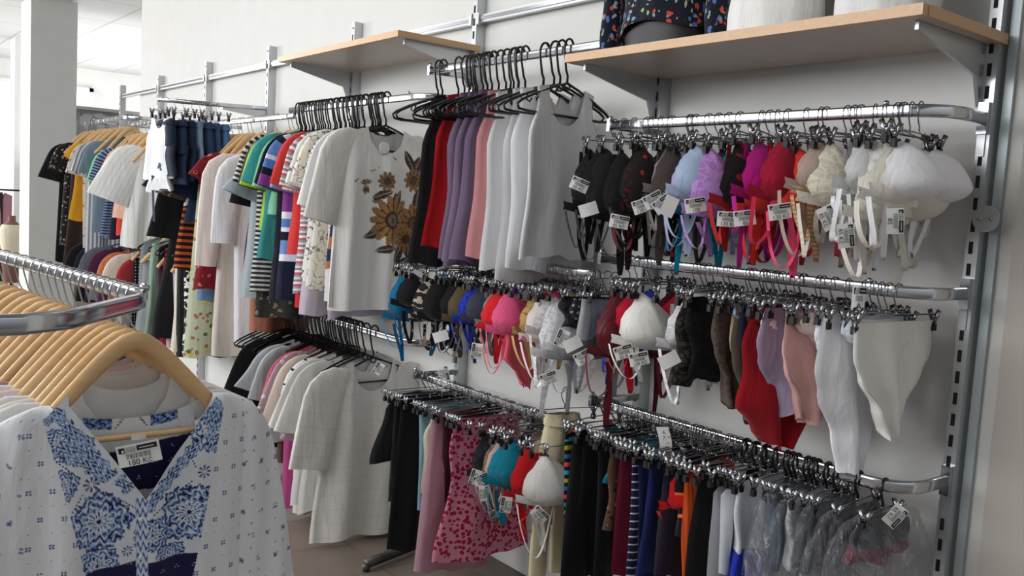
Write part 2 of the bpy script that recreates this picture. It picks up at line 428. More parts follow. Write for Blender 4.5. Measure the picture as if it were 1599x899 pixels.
def hm_black():
    root = MB(); r = .0042
    for s in (-1, 1):
        P = [(0, 0, -.105), (0, s*.05, -.12), (0, s*.13, -.15), (0, s*.19, -.178), (0, s*.208, -.192), (0, s*.2, -.205), (0, s*.17, -.208), (0, 0, -.208)]
        root.sweep(P, r, r, BLACKP, 6)
        root.sweep([(0, s*.12, -.148), (0, s*.125, -.165), (0, s*.112, -.172), (0, s*.104, -.16)], r*.7, r*.7, BLACKP, 6)
    P = [(0, .012*math.cos(a)+0, -.115+.012*math.sin(a)) for a in [2*PI*i/10 for i in range(10)]]
    root.sweep(P, r*.8, r*.8, BLACKP, 6, closed=True)
    hk = MB(); hk.sweep(hook_path(-.105, .021, .012), .0038, .0038, BLACKP, 7)
    return root.mesh('plastic_hanger'), [('hook', hk.mesh('hook'))]
def hm_clip(w, hm=HWIRE, hr=.0016):
    root = MB(); root.sweep(hook_path(-.046, .018), hr, hr, hm, 5)
    root.sphere((0, 0, -.048), .0032, HWIRE, 6, 4)
    root.sweep([(0, -w, -.053), (0, 0, -.05), (0, w, -.053)], .0018, .0018, HWIRE, 5)
    parts = []
    for s in (-1, 1):
        c = MB(); y = s*(w-.02)
        c.sweep([(-.012, y, -.042), (-.005, y, -.058), (.003, y, -.078)], .006, .0016, HWIRE, 6, ref=(0, 1, 0), sq=.5)
        c.sweep([(.012, y, -.042), (.005, y, -.058), (-.003, y, -.078)], .006, .0016, HWIRE, 6, ref=(0, 1, 0), sq=.5)
        c.sweep([(0, y-.008, -.057), (0, y+.008, -.057)], .0042, .0042, HWIRE, 7)
        c.box((0, y, -.082), (.011, .013, .017), RUBBER) if False else None; pd = MB(); pd.box((0, y, -.082), (.011, .013, .017), RUBBER); parts.append(('clip', c.mesh('clip'), 'rubber_pad', pd.mesh('rubber_pad')))
    return root.mesh('clip_hanger'), parts
HG = {'wood': (hm_wood(), 'wooden_hanger'), 'black': (hm_black(), 'plastic_hanger'), 'clip': (hm_clip(.13), 'clip_hanger'), 'clipw': (hm_clip(.17), 'clip_hanger'), 'bag': (hm_clip(.11, BLACKP, .0034), 'clip_hanger'), 'clip1': (hm_clip(.115), 'clip_hanger'), 'clip2': (hm_clip(.15), 'clip_hanger')}
HTXT = {'wood': 'wooden hanger holding the ', 'black': 'black hanger holding the ', 'clip': 'clip hanger holding the ', 'clipw': 'clip hanger holding the ', 'bag': 'black hooked clip hanger holding the '}
def hanger(kind, M, label, group=None):
    if kind == 'clip': kind = random.choice(['clip', 'clip', 'clip1', 'clip2'])
    if kind == 'clipw': kind = random.choice(['clipw', 'clipw', 'clip2'])
    (me, parts), nm = HG[kind]
    o = link(nm, me, None, M); tag(o, label, 'hanger', group)
    for pt in parts:
        q = link(pt[0], pt[1], o)
        if len(pt) > 2: link(pt[2], pt[3], q)
    return o
# ------------------------------------------------------------------ the room
WALL = plain('painted_wall', 'e2e2df', .8, bump=.05, bscale=60)
def wallbox(name, c, d, m): return struct(name, MB().box(c, d, m))
UPX = [-.945-i for i in range(8)]
def quad(name, V, m): return struct(name, MB().add(V, [tuple(range(len(V)))], m, False))
wallbox('wall_back', ((-7.54+.6)/2, .1, 1.6), (8.14, .2, 3.2), WALL)
# floor
t = NT('floor_tiles'); tc = t.n('ShaderNodeTexCoord'); br = t.n('ShaderNodeTexBrick', offset=0., i_Scale=1.)
br.inputs['Brick Width'].default_value = .33; br.inputs['Row Height'].default_value = .33; br.inputs['Mortar Size'].default_value = .004
br.inputs['Color1'].default_value = lin('6f645b'); br.inputs['Color2'].default_value = lin('786c62'); br.inputs['Mortar'].default_value = lin('504841')
t.l(tc.outputs['Object'], br.inputs['Vector']); nz = t.n('ShaderNodeTexNoise', i_Scale=5., i_Detail=5.); t.l(tc.outputs['Object'], nz.inputs['Vector'])
t.l(t.mix(t.math('MULTIPLY', nz.outputs['Fac'], .5), br.outputs['Color'], lin('8d8175')), t.b.inputs['Base Color']); t.b.inputs['Roughness'].default_value = .35
wallbox('floor', (-7.5, -2, -.05), (21, 13, .1), t.m)
# ceiling of square lay-in panels
t = NT('ceiling_panels'); tc = t.n('ShaderNodeTexCoord'); br = t.n('ShaderNodeTexBrick', offset=0., i_Scale=1.)
br.inputs['Brick Width'].default_value = 1.2; br.inputs['Row Height'].default_value = .6; br.inputs['Mortar Size'].default_value = .012
for i, c in (('Color1', 'dcdedd'), ('Color2', 'd2d4d4'), ('Mortar', 'b4b6b6')): br.inputs[i].default_value = lin(c)
t.l(tc.outputs['Object'], br.inputs['Vector']); t.l(br.outputs['Color'], t.b.inputs['Base Color'])
CZ = 3.25
wallbox('ceiling', (-7.5, -2, CZ+.05), (21, 13, .1), t.m)
wallbox('wall_far', (-15.6, -.5, CZ/2), (.2, 10, CZ), plain('far_wall', 'eeefec', .8))
wallbox('wall_side', (-12.6, 4.1, CZ/2), (10.2, .2, CZ), plain('far_wall2', 'e6e7e4', .8))
wallbox('wall_stub', (-7.46, 2.1, CZ/2), (.2, 3.8, CZ), WALL)
# pillars
wallbox('wall_pillar', (-10.25, -.13, CZ/2), (.5, .42, CZ), plain('pillar_grey', 'd2d4d2', .8))
wallbox('wall_column', (-13.2, .17, CZ/2), (.3, .28, CZ), plain('column_white', 'f0f2f0', .8))
# right end: plain white panel and the warm corner beyond
e1 = onY(1599, 330, 0).x; 
wallbox('wall_right', (e1+.27, -.02, 1.6), (.54, .04, 3.2), plain('warm_panel', 'b9b3ac', .7))
wallbox('trim_1', (-.915, -.006, 1.6), (.02, .014, 3.2), plain('panel_edge', 'b4bec2', .4, .3))
wallbox('baseboard_back', ((-7.54-.9)/2, -.008, .04), (6.6, .016, .08), plain('baseboard', '6d645d', .6))
# window: bright pane far left
wm = NT('daylight_pane'); em = wm.n('ShaderNodeEmission', i_Strength=1.6); em.inputs['Color'].default_value = (1, 1, 1, 1); wm.l(em.outputs[0], wm.out.inputs[0])
b = MB().box((-15.47, .2, 1.6), (.02, 2.6, 2.6), wm.m)
for y in (-1.1, .2, 1.5): b.box((-15.44, y, 1.6), (.05, .06, 2.7), plain('window_frame', 'f4f4f2', .5))
for z in (.28, 2.92): b.box((-15.44, .2, z), (.05, 2.66, .06), plain('window_frame', 'f4f4f2', .5))
struct('window_1', b)
# ------------------------------------------------------------------ wall system
TOPZ = [2.42, 2.35, 2.6, 2.27, 2.28, 2.29, 2.3, 2.27]
PLACE = ['right of the lingerie rails, beside the round wall plate', 'behind the upper lingerie rail under the long shelf', 'tall one between the two wooden shelves', 'behind the short wooden shelf', 'at the left edge of the short wooden shelf', 'third from the far left end above the shorts', 'second from the far left end', 'at the far left end, past the wall corner']
for i, x in enumerate(UPX):
    top = z_at([-40, -60, -60, 35, 72, 97, 118, 133][i], x, -.03) if i > 2 else 2.62
    b = MB(); w, d = .028, .045; b.box((0, -d/2, top/2), (w, d, top), STEEL); n = int((top-.1)/.05)
    o = b.build('slotted_upright'); o.location = (x, -.001, 0); tag(o, 'grey slotted steel wall upright, '+PLACE[i], 'upright', 'slotted uprights')
    s = MB()
    for k in range(n): s.box((-.002, -d-.0006, .08+k*.05), (.009, .0016, .028), DARK)
    for zz in (top-.03,): s.sweep([(0, -d-.001, zz), (0, -d-.004, zz)], .005, .005, STEEL, 8)
    s.build('slots', o)
RZ = H+.7426
RW = ['above the long shelf on the right', 'between the tall upright and the long shelf', 'above the short wooden shelf', 'just left of the short shelf', 'above the denim shorts', 'left of the denim shorts', 'at the far left end']
for i in range(7):
    b = MB(); x0, x1 = UPX[i+1]+.014, UPX[i]-.014; 
    b.box(((x0+x1)/2, -.03, RZ-.012), (x1-x0, .02, .03), STEEL); b.box(((x0+x1)/2, -.043, RZ-.012), (x1-x0, .005, .012), CHROME)
    for x in (x0+.01, x1-.01): b.box((x, -.045, RZ-.012), (.018, .012, .045), STEEL)
    tag(b.build('crossrail'), 'flat steel crossrail joining two uprights '+RW[i], 'rail', 'crossrails')
# round wall plate
b = MB(); p = onY(1546, 342, -.03)
b.sweep([(p.x, -.047, p.z), (p.x, -.052, p.z)], .03, .03, plain('clear_plate', 'a9b0b2', .25, .3, spec=.8), 24)
b.sm = [False]*len(b.sm)
for dz in (-.0,): b.sweep([(p.x-.012, -.052, p.z), (p.x-.012, -.055, p.z)], .004, .004, STEEL, 8).sweep([(p.x+.012, -.052, p.z), (p.x+.012, -.055, p.z)], .004, .004, STEEL, 8)
tag(b.build('wall_plate'), 'small round clear plate with two screws on the right upright', 'plate')
def shelf(x0, x1, ztop, dep, label, zt=.022):
    o = thing('wall_shelf', label, 'shelf', ((x0+x1)/2, -dep/2, ztop)); W = x1-x0
    b = MB(); b.box((0, .0, -zt/2), (W-.004, dep-.004-.05, zt), LAM); b.build('board', o)
    b = MB(); b.box((0, -dep/2+.014, -zt/2), (W, .024, zt+.001), OAK); b.box((W/2, .0, -zt/2), (.006, dep-.05, zt+.001), OAK); b.box((-W/2, 0, -zt/2), (.006, dep-.05, zt+.001), OAK); b.build('edge_strip', o)
    for s in (-1, 1):
        b = MB(); xx = s*(W/2-.035); y1 = dep/2-.045; y0 = -dep/2+.05
        b.prism([(y0, -zt-.001), (y0, -zt-.018), (y1-.04, -zt-.075), (y1-.012, -zt-.14), (y1, -zt-.14), (y1, -zt-.001)], 0, xx-.004, xx+.004, STEEL)
        b.build('bracket', o)
    return o
shelf(-1.985, -.925, H+.449, .405, 'long beech wall shelf carrying the dressed display busts')
shelf(-3.985, -2.925, H+.628, .405, 'short empty beech wall shelf over the black hangers')
def rail(x0, x1, z, label, dy=-.24, right=True, left=True, rad=.1, name='hang_rail', sec=(.014, .0075)):
    """front bar at y = dy, z = its centre; arms run back to the uprights at x0, x1"""
    o = thing(name, label, 'rail', (0, 0, z)); b = MB(); P = []
    P.append((x0, dy, 0)); P += [(x0+(x1-rad-x0)*i/6, dy, 0) for i in range(1, 7)]
    if right:
        for i in range(1, 9): a = PI/2*i/8; P.append((x1-rad+rad*math.sin(a), dy+rad-rad*math.cos(a), 0))
        P.append((x1, -.05, 0))
    else: P.append((x1, dy, 0))
    b.sweep(P, sec[0], sec[1], CHROME, 12, ref=(0, 0, 1), sq=.55) if False else sweep_rect(b, P, sec[1], sec[0]); b.build('bar', o)
    if left:
        b = MB(); sweep_rect(b, [(x0+.01, dy+.01, -.002), (x0+.01, -.05, -.002)], sec[1]*.8, sec[0]*.8); b.sphere((x0, dy, .02), .008, CHROME); b.box((x0, dy, 0), (.012, .02, .036), CHROME); b.build('arm', o)
    if right:
        b = MB(); b.box((x1, -.05, 0), (.022, .02, .07), CHROME); b.box((x1, -.04, -.03), (.012, .02, .11), STEEL); b.build('bracket', o); MB().sphere((x1-rad-.03, dy, .018), .007, CHROME).build('finial', o)
    return o
def sweep_rect(b, P, hw, hh, m=None):
    n = 12; V = []; m = m or CHROME
    P = [Vector(p) for p in P]
    for i, p in enumerate(P):
        t = P[min(i+1, len(P)-1)]-P[max(i-1, 0)]; t.normalize(); s = Vector((-t.y, t.x, 0)).normalized(); u = s.cross(t)*-1
        for j in range(n):
            a = 2*PI*(j+.5)/n; ca, sa = math.cos(a), math.sin(a)
            V.append(p+s*(hw*math.copysign(abs(ca)**.4, ca))+Vector((0, 0, 1))*(hh*math.copysign(abs(sa)**.4, sa)))
    k = len(P)
    return b.add(V, [(i*n+j, i*n+(j+1) % n, (i+1)*n+(j+1) % n, (i+1)*n+j) for i in range(k-1) for j in range(n)]+[tuple(range(n))[::-1], tuple((k-1)*n+j for j in range(n))], m)
DY = -.24
ZB = {'R1': H+.262, 'R2': H-.135, 'R3': H-.573, 'M3': H-.674, 'M1': H+.505, 'M2': H-.19, 'L1': H+.412, 'L1b': H+.385, 'L2': H-.56, 'L2b': H-.2, 'F1': H+.50, 'F2': H+.44, 'F3': H-.33}
rail(UPX[1], UPX[0], ZB['R1'], 'chrome rail of bras at the upper right')
rail(UPX[1], UPX[0], ZB['R2'], 'chrome rail of bras and briefs at the middle right')
rail(UPX[1], UPX[0], ZB['R3'], 'chrome rail of swimwear and bagged pieces at the lower right')
rail(UPX[2], UPX[1]-.01, ZB['M3'], 'chrome rail of skirts and bras at the lower middle', right=False)
rail(UPX[2], UPX[1]-.005, ZB['M1'], 'chrome rail of tank tops just left of the long shelf', right=False)
rail(UPX[2], UPX[1]-.02, ZB['M2'], 'chrome rail of bras under the tank tops', right=False)
rail(UPX[3]-.25, UPX[2]-.02, ZB['L1'], 'chrome rail of patterned tees on black hangers', left=False)
rail(UPX[4]-.35, UPX[3]-.2, ZB['L1b'], 'chrome rail of long dresses on wooden hangers', left=True, right=False)
rail(UPX[3], UPX[2]-.02, ZB['L2'], 'low chrome rail of black hangers and white blouses', left=True)
rail(UPX[5], UPX[3]-.2, ZB['L2b'], 'low chrome rail of grey and pink tops under the long dresses', left=True, right=False)
rail(UPX[7], UPX[6]-.03, ZB['F1'], 'chrome rail of tops nearest the grey pillar')
rail(UPX[6], UPX[5]-.03, ZB['F2'], 'chrome rail of tops behind the white pleated blouse')
rail(UPX[7], UPX[5]-.03, ZB['F3'], 'low chrome rail of small tops at the far left')
# ------------------------------------------------------------------ garments on the wall rails
def short(lbl, n): return ' '.join(lbl.split()[:n])
NAME = {'tee': 't_shirt', 'loose': 'blouse', 'boxy': 'top', 'tank': 'tank_top', 'cami': 'camisole', 'dress': 'dress', 'skirt': 'skirt', 'straight': 'long_dress', 'brief': 'briefs', 'bodysuit': 'bodysuit', 'bodice': 'lace_bodice', 'long': 'cardigan'}
CATS = {'t_shirt': 't-shirt', 'blouse': 'blouse', 'top': 'top', 'tank_top': 'tank top', 'camisole': 'camisole', 'dress': 'dress', 'skirt': 'skirt', 'long_dress': 'dress', 'briefs': 'briefs', 'bodysuit': 'bodysuit', 'lace_bodice': 'top', 'cardigan': 'cardigan'}
def GM(X, dy, z, drop, rz, tilt=0.):
    return TM((X, dy, z), rz) @ Matrix.Rotation(tilt, 4, 'X') @ Matrix.Translation((0, 0, -drop))
def hang(row, hk, kind, label, xn, yb, f, sl=None, w=.21, group=None, yaw=None, tags=(), dx=0, hshow=True, dy=DY, **k):
    z = ZB[row]; m = fab(f); drop = {'wood': .14, 'black': .128, 'clip': .076, 'clipw': .076, 'bag': .076}[hk]
    if kind == 'bra':
        wb = k.pop('cw', .076); k.setdefault('pad', .06); yn = dy-wb*2; zs = z-drop
        X = x_at(xn, yn, zs-.06); S = zs-z_at(yb, X, dy-wb)
        tl = math.radians(random.uniform(-5, 5)) if yaw is None else 0; rzz = math.radians(random.uniform(-12, 12) if yaw is None else yaw); M = GM(X+dx, dy, z, drop, rzz, tl)
        o = make_bra(M, max({'R1': .125, 'R2': .125, 'M2': .13, 'M3': .16, 'R3': .13}[row], S), m, w=wb, sm=fab(k.pop('sf')) if 'sf' in k else None, **k)
        tag(o, label, 'bra', group)
    else:
        zs = z-drop+.01
        yn = dy-w*.95; X = x_at(xn, yn, zs-.05); L = zs-z_at(yb, X, yn)
        tl = math.radians(random.uniform(-3, 3)) if yaw is None else 0; rzz = math.radians(random.uniform(-7, 7) if yaw is None else yaw); M = GM(X+dx, dy, z, drop-.01, rzz, tl)
        nm = k.pop('name', None) or NAME.get(kind)
        if kind in ('shorts', 'pants'):
            o = make_two_leg(M, L, w, m, name=nm or ('trousers' if kind == 'pants' else 'shorts'), rise=.3 if kind == 'pants' else .5)
        else:
            if hk == 'wood': k.setdefault('slope', .115)
            if kind in ('brief', 'skirt', 'bodice'): k.setdefault('nw', 0); k.setdefault('nd', (0, 0)); k.setdefault('slope', 0)
            if kind == 'bodysuit': k.setdefault('nw', .7); k.setdefault('nd', (.09, .05))
            if kind in ('tank', 'cami'): k.setdefault('nw', .62); k.setdefault('nd', (.12, .07)); k.setdefault('slope', .012)
            o = make_top(M, L, w, m, kind, SL[sl] if not isinstance(sl, tuple) else sl, nm, **k)
        tag(o, label, CATS.get(nm, nm.replace('_', ' ') if nm else kind), group)
    if hshow:
        hM = GM(X+dx, dy, z, 0, rzz, tl)
        hanger(hk, hM, HTXT[hk]+short(label, 12), group+' hangers' if group else None)
    for tg in tags: put_tag(o, tg[0], tg[1], tg[4] if len(tg) > 4 else dy-.17, tg[2], tg[3])
    return o
BK = '101013'; WH = 'e9e9ea'; 
# --- row L1b : long dresses on wooden hangers
D = [
 ('dress', 'tiered black ruffled dress, first of the wooden hanger row', 268, 530, '0b0b0c', 'ruffle', {}),
 ('straight', 'long plain black dress behind the tiered one', 282, 560, '111113', 'bell', {}),
 ('tee', 'brown and cream patterned top beside the black dresses', 291, 400, ('floral', '6a5a50', ['cfc4b4', '2c2420'], 30), 'short', {}),
 ('loose', 'black and white abstract blouse with orange striped hem', 297, 425, ('zebra', 'efece8', '17151a', 9., 0, .36), None, {}),
 ('tee', 'navy cap sleeve top next to the abstract blouse', 311, 350, '1d2f4c', 'short', {'w': .2}),
 ('straight', 'long leaf and yellow floral dress behind the navy top', 318, 560, ('floral', 'b9c0a4', ['c8b93e', '4d6a48', 'a06a58'], 17), None, {}),
 ('tee', 'washed blue denim shirt near the navy top', 322, 470, '6f8db4', None, {}),
 ('dress', 'burgundy paisley dress with a plain lower hem', 332, 455, ('floral', '7d1a28', ['c77a84', '561019'], 24), 'cap', {}),
 ('tee', 'red top peeking behind the burgundy dress', 337, 300, 'b02028', None, {}),
 ('long', 'long pale cream cardigan with straight sleeves', 346, 555, 'e8dcd4', 'long', {'w': .23}),
 ('straight', 'long white shirt dress with rolled sleeves', 366, 535, 'e6e8ec', (.36, 12, .085, .07, 8), {'w': .23}),
 ('loose', 'black loose top beside the white shirt dress', 397, 425, '131318', 'short', {}),
 ('tee', 'grey blue ruffled top beside the black loose one', 405, 470, 'a9b4ba', 'ruffle', {}),
 ('straight', 'long terracotta strip of a dress, mostly hidden', 404, 520, 'b0745c', None, {'w': .17}),
]
for d in D: hang('L1b', 'wood', d[0], d[1], d[2], d[3], d[4], d[5], **d[6])
# --- row L1 : tees on black hangers
D = [
 ('tee', 'charcoal and white narrow striped sweater', 408, 458, ('hs', '2e3236', 'd8d8d2', .022, .55), 'short', {}),
 ('tee', 'dark olive floral tee next to the striped sweater', 413, 495, ('floral', '3c3e38', ['8a8474', 'a87c74'], 24), 'short', {}),
 ('tee', 'lime green short sleeved tee', 420, 360, 'a9cf3d', 'short', {}),
 ('tee', 'teal green tee next to the lime one', 428, 410, '3f9a98', 'short', {}),
 ('tee', 'mint green tee behind the teal one', 434, 330, '8fd0b0', 'short', {}),
 ('tee', 'black tee between mint and blue striped tees', 441, 470, '121420', 'short', {}),
 ('tee', 'blue, white, navy and purple striped tee', 448, 470, ('bands', [(0, '6e94cf'), (.09, 'e9edf2'), (.115, '20253c'), (.14, '6e94cf'), (.19, 'e9edf2'), (.21, '5b82c4'), (.25, '14182c'), (.28, '8a3f8c'), (.37, 'e9edf2'), (.4, '5b82c4'), (.44, 'e9edf2'), (.46, '14182c'), (.5, '6e94cf'), (.56, 'e9edf2'), (.59, '181c34')]), 'short', {'fold': .006}),
 ('tee', 'pale denim blue tee in the crowded row', 460, 475, '90a7cc', 'short', {}),
 ('tee', 'red tee with orange neckline', 468, 400, 'd8403c', 'short', {}),
 ('tee', 'grey, red and white melange striped tee', 474, 455, ('cyc', .05, ['d6d2d0', '8a8088', 'e8e4e2', 'c05a60', '9a94a0']), 'short', {}),
 ('tee', 'plain red tee with long hem below the others', 479, 482, 'cf2f36', None, {}),
 ('tee', 'pale pink dotted tee with short sleeves', 482, 425, ('dots', 'e6d6d4', 'b27a80', 55, .22), 'short', {}),
 ('tee', 'lilac grey long tee under the doodle print', 490, 490, 'c6bcca', 'short', {}),
 ('tee', 'white tee with grey doodle flowers', 495, 445, ('doodle', 'e6e5e0', '6b6c6c', 16, .012), 'short', {}),
 ('tee', 'cream tee with sketched flowers and yellow patch', 503, 452, ('doodle', 'e9e6da', '77746c', 22, .014), 'short', {}),
 ('tee', 'white tee with tiny dark red dots', 512, 440, ('dots', 'e8e2dc', '8c4a48', 70, .2), 'short', {}),
 ('tee', 'lavender tee behind the tiny dotted one', 517, 495, 'b6aebc', None, {}),
 ('tee', 'navy edged orange brown tee, narrow strip', 521, 420, ('hs', '26304c', 'a8704a', .1, .5), 'short', {}),
 ('tee', 'plain white tee hanging behind the sunflower tee', 524, 470, 'eceded', (.25, 20, .095, .085, 6), {}),
]
for d in D: hang('L1', 'black', d[0], d[1], d[2], d[3], d[4], d[5], **d[6])
# sunflower tee: printed front painted onto a fine grid
def painted_sheet(name, Yc, X, ztop, ys, zs, topf, paint, fold, res, edge=1.0, thick=.012):
    """front sheet as a fine grid in the plane facing +X, coloured per vertex"""
    pass
def add_paint(me, cols):
    ca = me.color_attributes.new('paint', 'FLOAT_COLOR', 'POINT'); ca.data.foreach_set('color', cols.astype(np.float32).ravel())
def fine_sheet(name, w, L, topf, X0f, paint, nu, nv, mat, y0=0.):
    """topf(y)->z of upper edge (<=0); X0f(y,z)->x. y,z local arrays"""
    s = np.linspace(-1, 1, nu); v = np.linspace(0, 1, nv); S, Vv = np.meshgrid(s, v)
    W0 = w(0*Vv+Vv); Y = S*W0; T = topf(S*w(0*Vv)); Z = T+(-L-T)*Vv; Y = S*w(-Z/L); Xx = X0f(Y, Z, S)
    co = np.stack([Xx, Y+y0, Z], -1).reshape(-1, 3); idx = np.arange(nu*nv).reshape(nv, nu)
    fc = np.stack([idx[:-1, :-1], idx[:-1, 1:], idx[1:, 1:], idx[1:, :-1]], -1).reshape(-1, 4)
    me = bpy.data.meshes.new(name); me.vertices.add(len(co)); me.vertices.foreach_set('co', co.astype(np.float32).ravel())
    me.loops.add(fc.size); me.loops.foreach_set('vertex_index', fc.astype(np.int32).ravel()); me.polygons.add(len(fc))
    me.polygons.foreach_set('loop_start', np.arange(0, fc.size, 4, dtype=np.int32)); me.polygons.foreach_set('loop_total', np.full(len(fc), 4, dtype=np.int32))
    me.polygons.foreach_set('use_smooth', np.ones(len(fc), dtype=bool)); me.update(calc_edges=True); me.validate()
    ul = me.uv_layers.new(name='UVMap'); uvs = np.stack([Y, -Z], -1).reshape(-1, 2)[fc.ravel()]; ul.data.foreach_set('uv', uvs.astype(np.float32).ravel())
    me.materials.append(mat); add_paint(me, paint(Y, Z).reshape(-1, 4)); return me
def L3(c): return np.array(lin(c))
def vnoise(a, b, seed=0):
    s = seed*1.7
    return (np.sin(a*1.3+s+2*np.sin(b*.7+s))+np.sin(b*1.7+s*2+1.7*np.sin(a*1.1-s))+np.sin((a+b)*2.3+s*3)*.6)/2.6
def comp(img, mask, col):
    m = np.clip(mask, 0, 1)[..., None]; return img*(1-m)+L3(col)*m
SUNX = x_at(533, DY-.2, ZB['L1']-.2)
def sun_local(px, py): p = onX(px, py, SUNX+.03); return p.y-DY, p.z-(ZB['L1']-.118)
def sun_paint(Y, Z):
    img = np.ones(Y.shape+(4,))*L3('e9e8e4'); n1 = vnoise(Y*90, Z*90, 1); n2 = vnoise(Y*220, Z*220, 4)
    def flower(px, py, R, petals, c1, c2, cc, rot=0):
        nonlocal img; px += 12; py += 14
        y, z = sun_local(px, py); dy, dz = (Y-y), (Z-z); r = np.hypot(dy, dz); th = np.arctan2(dz, dy)+rot
        pet = R*(.62+.38*np.abs(np.cos(petals*th/2))**.7)
        m = r < pet; img = comp(img, m*1., c1); img = comp(img, (m & (np.abs(np.cos(petals*th/2)) < .35))*1., c2)
        img = comp(img, (m & (n2 > .45))*.6, c2); img = comp(img, (r < R*.36)*1., c2); img = comp(img, (r < R*.24)*1., cc); img = comp(img, ((r < R*.12) & (n2 > 0))*1., c2)
    def leaf(px, py, R, ang, c, asp=.35):
        nonlocal img; px += 12; py += 14
        y, z = sun_local(px, py); dy, dz = Y-y, Z-z; a = math.radians(ang); u = dy*math.cos(a)+dz*math.sin(a); v = -dy*math.sin(a)+dz*math.cos(a)
        m = (np.abs(u) < R) & (np.abs(v) < R*asp*(1-(u/R)**2)); img = comp(img, m*1., c); img = comp(img, (m & (n2 > .3))*.6, '6d6258'); img = comp(img, (m & (np.abs(v) < .0018))*1., 'b5a99a')
    for (px, py, R, an) in [(585, 290, .05, 20), (640, 250, .07, 60), (632, 240, .06, 120), (575, 350, .06, 200), (612, 385, .06, 250), (628, 375, .07, 290), (618, 398, .05, 220), (636, 395, .05, 310), (610, 300, .05, 70), (642, 300, .06, 80), (560, 270, .03, 10), (606, 400, .04, 240), (650, 370, .05, 100), (590, 375, .05, 190)]: leaf(px, py, R, an, '3a342e')
    for i in range(26):
        leaf(575+((i*37) % 75), 300+((i*53) % 90), .02+.012*(i % 3), i*47, ['4a4038', '8a6a4a', '2e2a28'][i % 3], .4)
    flower(600, 330, .105, 14, 'a87c50', '4a3522', '7c7268'); flower(637, 335, .085, 12, 'a87a50', '4c3524', '6c5a48', .3)
    flower(637, 268, .05, 10, '9a7350', '4a3626', '6b5546'); flower(592, 269, .042, 10, '8f7454', '40342a', '5c4a3c'); flower(560, 282, .018, 8, '8a7050', '40342a', '5c4a3c')
    flower(625, 360, .055, 11, '9d7448', '4c3524', '4c3a2c')
    for (a, b_) in (((553, 283), (586, 265)), ((592, 262), (600, 240)), ((600, 240), (620, 250))):
        y0, z0 = sun_local(*a); y1, z1 = sun_local(*b_); d = np.array([y1-y0, z1-z0]); ln = np.hypot(*d); t = np.clip(((Y-y0)*d[0]+(Z-z0)*d[1])/ln**2, 0, 1)
        img = comp(img, (np.hypot(Y-y0-t*d[0], Z-z0-t*d[1]-.008*np.sin(t*PI)) < .0025)*1., '3a342e')
    return img
def tank_topf(nw, nd, slope, w0):
    return lambda y: np.where(np.abs(y) < nw, -nd*np.sqrt(np.clip(1-(y/nw)**2, 0, 1)), -slope*(np.abs(y)-nw)/(w0-nw))
sm_ = fab(('attr',)); WHT = fab('e9e8e4')
SL_ = ZB['L1']-.118-z_at(484, SUNX, DY-.2)
me = fine_sheet('sunflower_t_shirt', lambda v: .205*(.9+.12*np.clip(v*3, 0, 1)+.12*v), SL_, tank_topf(.085, .1, .045, .19), lambda Y, Z, S: (.006+.022*np.clip(-Z*6, 0, 1))*np.sqrt(np.clip(1-S*S, 0, 1))+.012*np.clip(-Z*2.2, 0, 1)*(np.sin(S*8+1)+.5*np.sin(S*15)), sun_paint, 130, 200, sm_)
sun = link('sunflower_t_shirt', me, None, TM((SUNX, DY, ZB['L1']-.118), math.radians(3))); tag(sun, 'white tee printed with large brown sunflowers, front of its row', 't-shirt')
b = MB(); body(b, WHT, [(0, .18), (.3, .205), (1, .23)], SL_-.01, nw=.42, ndf=.1, ndb=.03, slope=.045, t0=.002, fold=.01, seed=3); bk = b.build('back_panel', sun); bk.location = (-.02, 0, 0)
for s in (-1, 1): sleeve(WHT, s, .185, -.045, .3, 13, .1, .088, seed=5, parent=sun)
b = MB(); b.sphere((.026, -.02, -.08), .034, TAGW, 14, 8, (.05, .8, .75)); b.build('swing_tag', sun)
hanger('black', TM((SUNX, DY, ZB['L1']), math.radians(3)), 'black hanger holding the white tee printed with large brown sunflowers')
for i, xx in enumerate((570, 584, 596)):
    X = x_at(xx, DY, ZB['L1']-.03); hanger('black', TM((X, DY, ZB['L1']), math.radians(4*i-4)), 'empty black hanger in front of the sunflower tee', 'empty black hangers in front of the sunflower tee')
for i in range(13):
    X = x_at(466+i*7.5, DY, ZB['L1']); hanger('black', TM((X+random.uniform(-.01, .01), DY, ZB['L1']), math.radians(random.uniform(-6, 6))), 'empty black hanger crowded among the patterned tees', 'empty black hangers among the patterned tees')
# --- row M1 : tank tops
D = [
 ('tank', 'black sleeveless top, leftmost of the tank top rail', 657, 402, '0c0c0e', {}),
 ('tank', 'black sleeveless top touching the red one', 668, 412, '141416', {}),
 ('tank', 'red sleeveless top, the only red in its row', 684, 388, 'b3121c', {}),
 ('tank', 'dusty purple tank top in the purple bunch', 700, 410, '6a5a72', 1),
 ('tank', 'dusty purple tank top in the purple bunch', 710, 405, '625269', 1),
 ('tank', 'dusty purple tank top in the purple bunch', 720, 414, '6a5a72', 1),
 ('tank', 'dusty purple tank top in the purple bunch', 730, 410, '5d4e66', 1),
 ('tank', 'dusty purple tank top in the purple bunch', 739, 412, '66566e', 1),
 ('tank', 'dusty pink tank top between purple and white ones', 750, 400, 'c98a8c', {}),
 ('tank', 'white ribbed tank top beside the pink one', 758, 420, 'e7e8ea', {}),
 ('tank', 'white tank top hanging lowest of the white ones', 787, 438, 'e9eaec', {}),
 ('tank', 'white tank top with wide armhole, third of the whites', 803, 420, 'e6e7ea', {}),
 ('tank', 'white tank top at the front with scooped neckline', 824, 402, 'eeeff1', {'yaw': 4, 'nc': 24, 'nr': 20, 'fold': .007}),
]
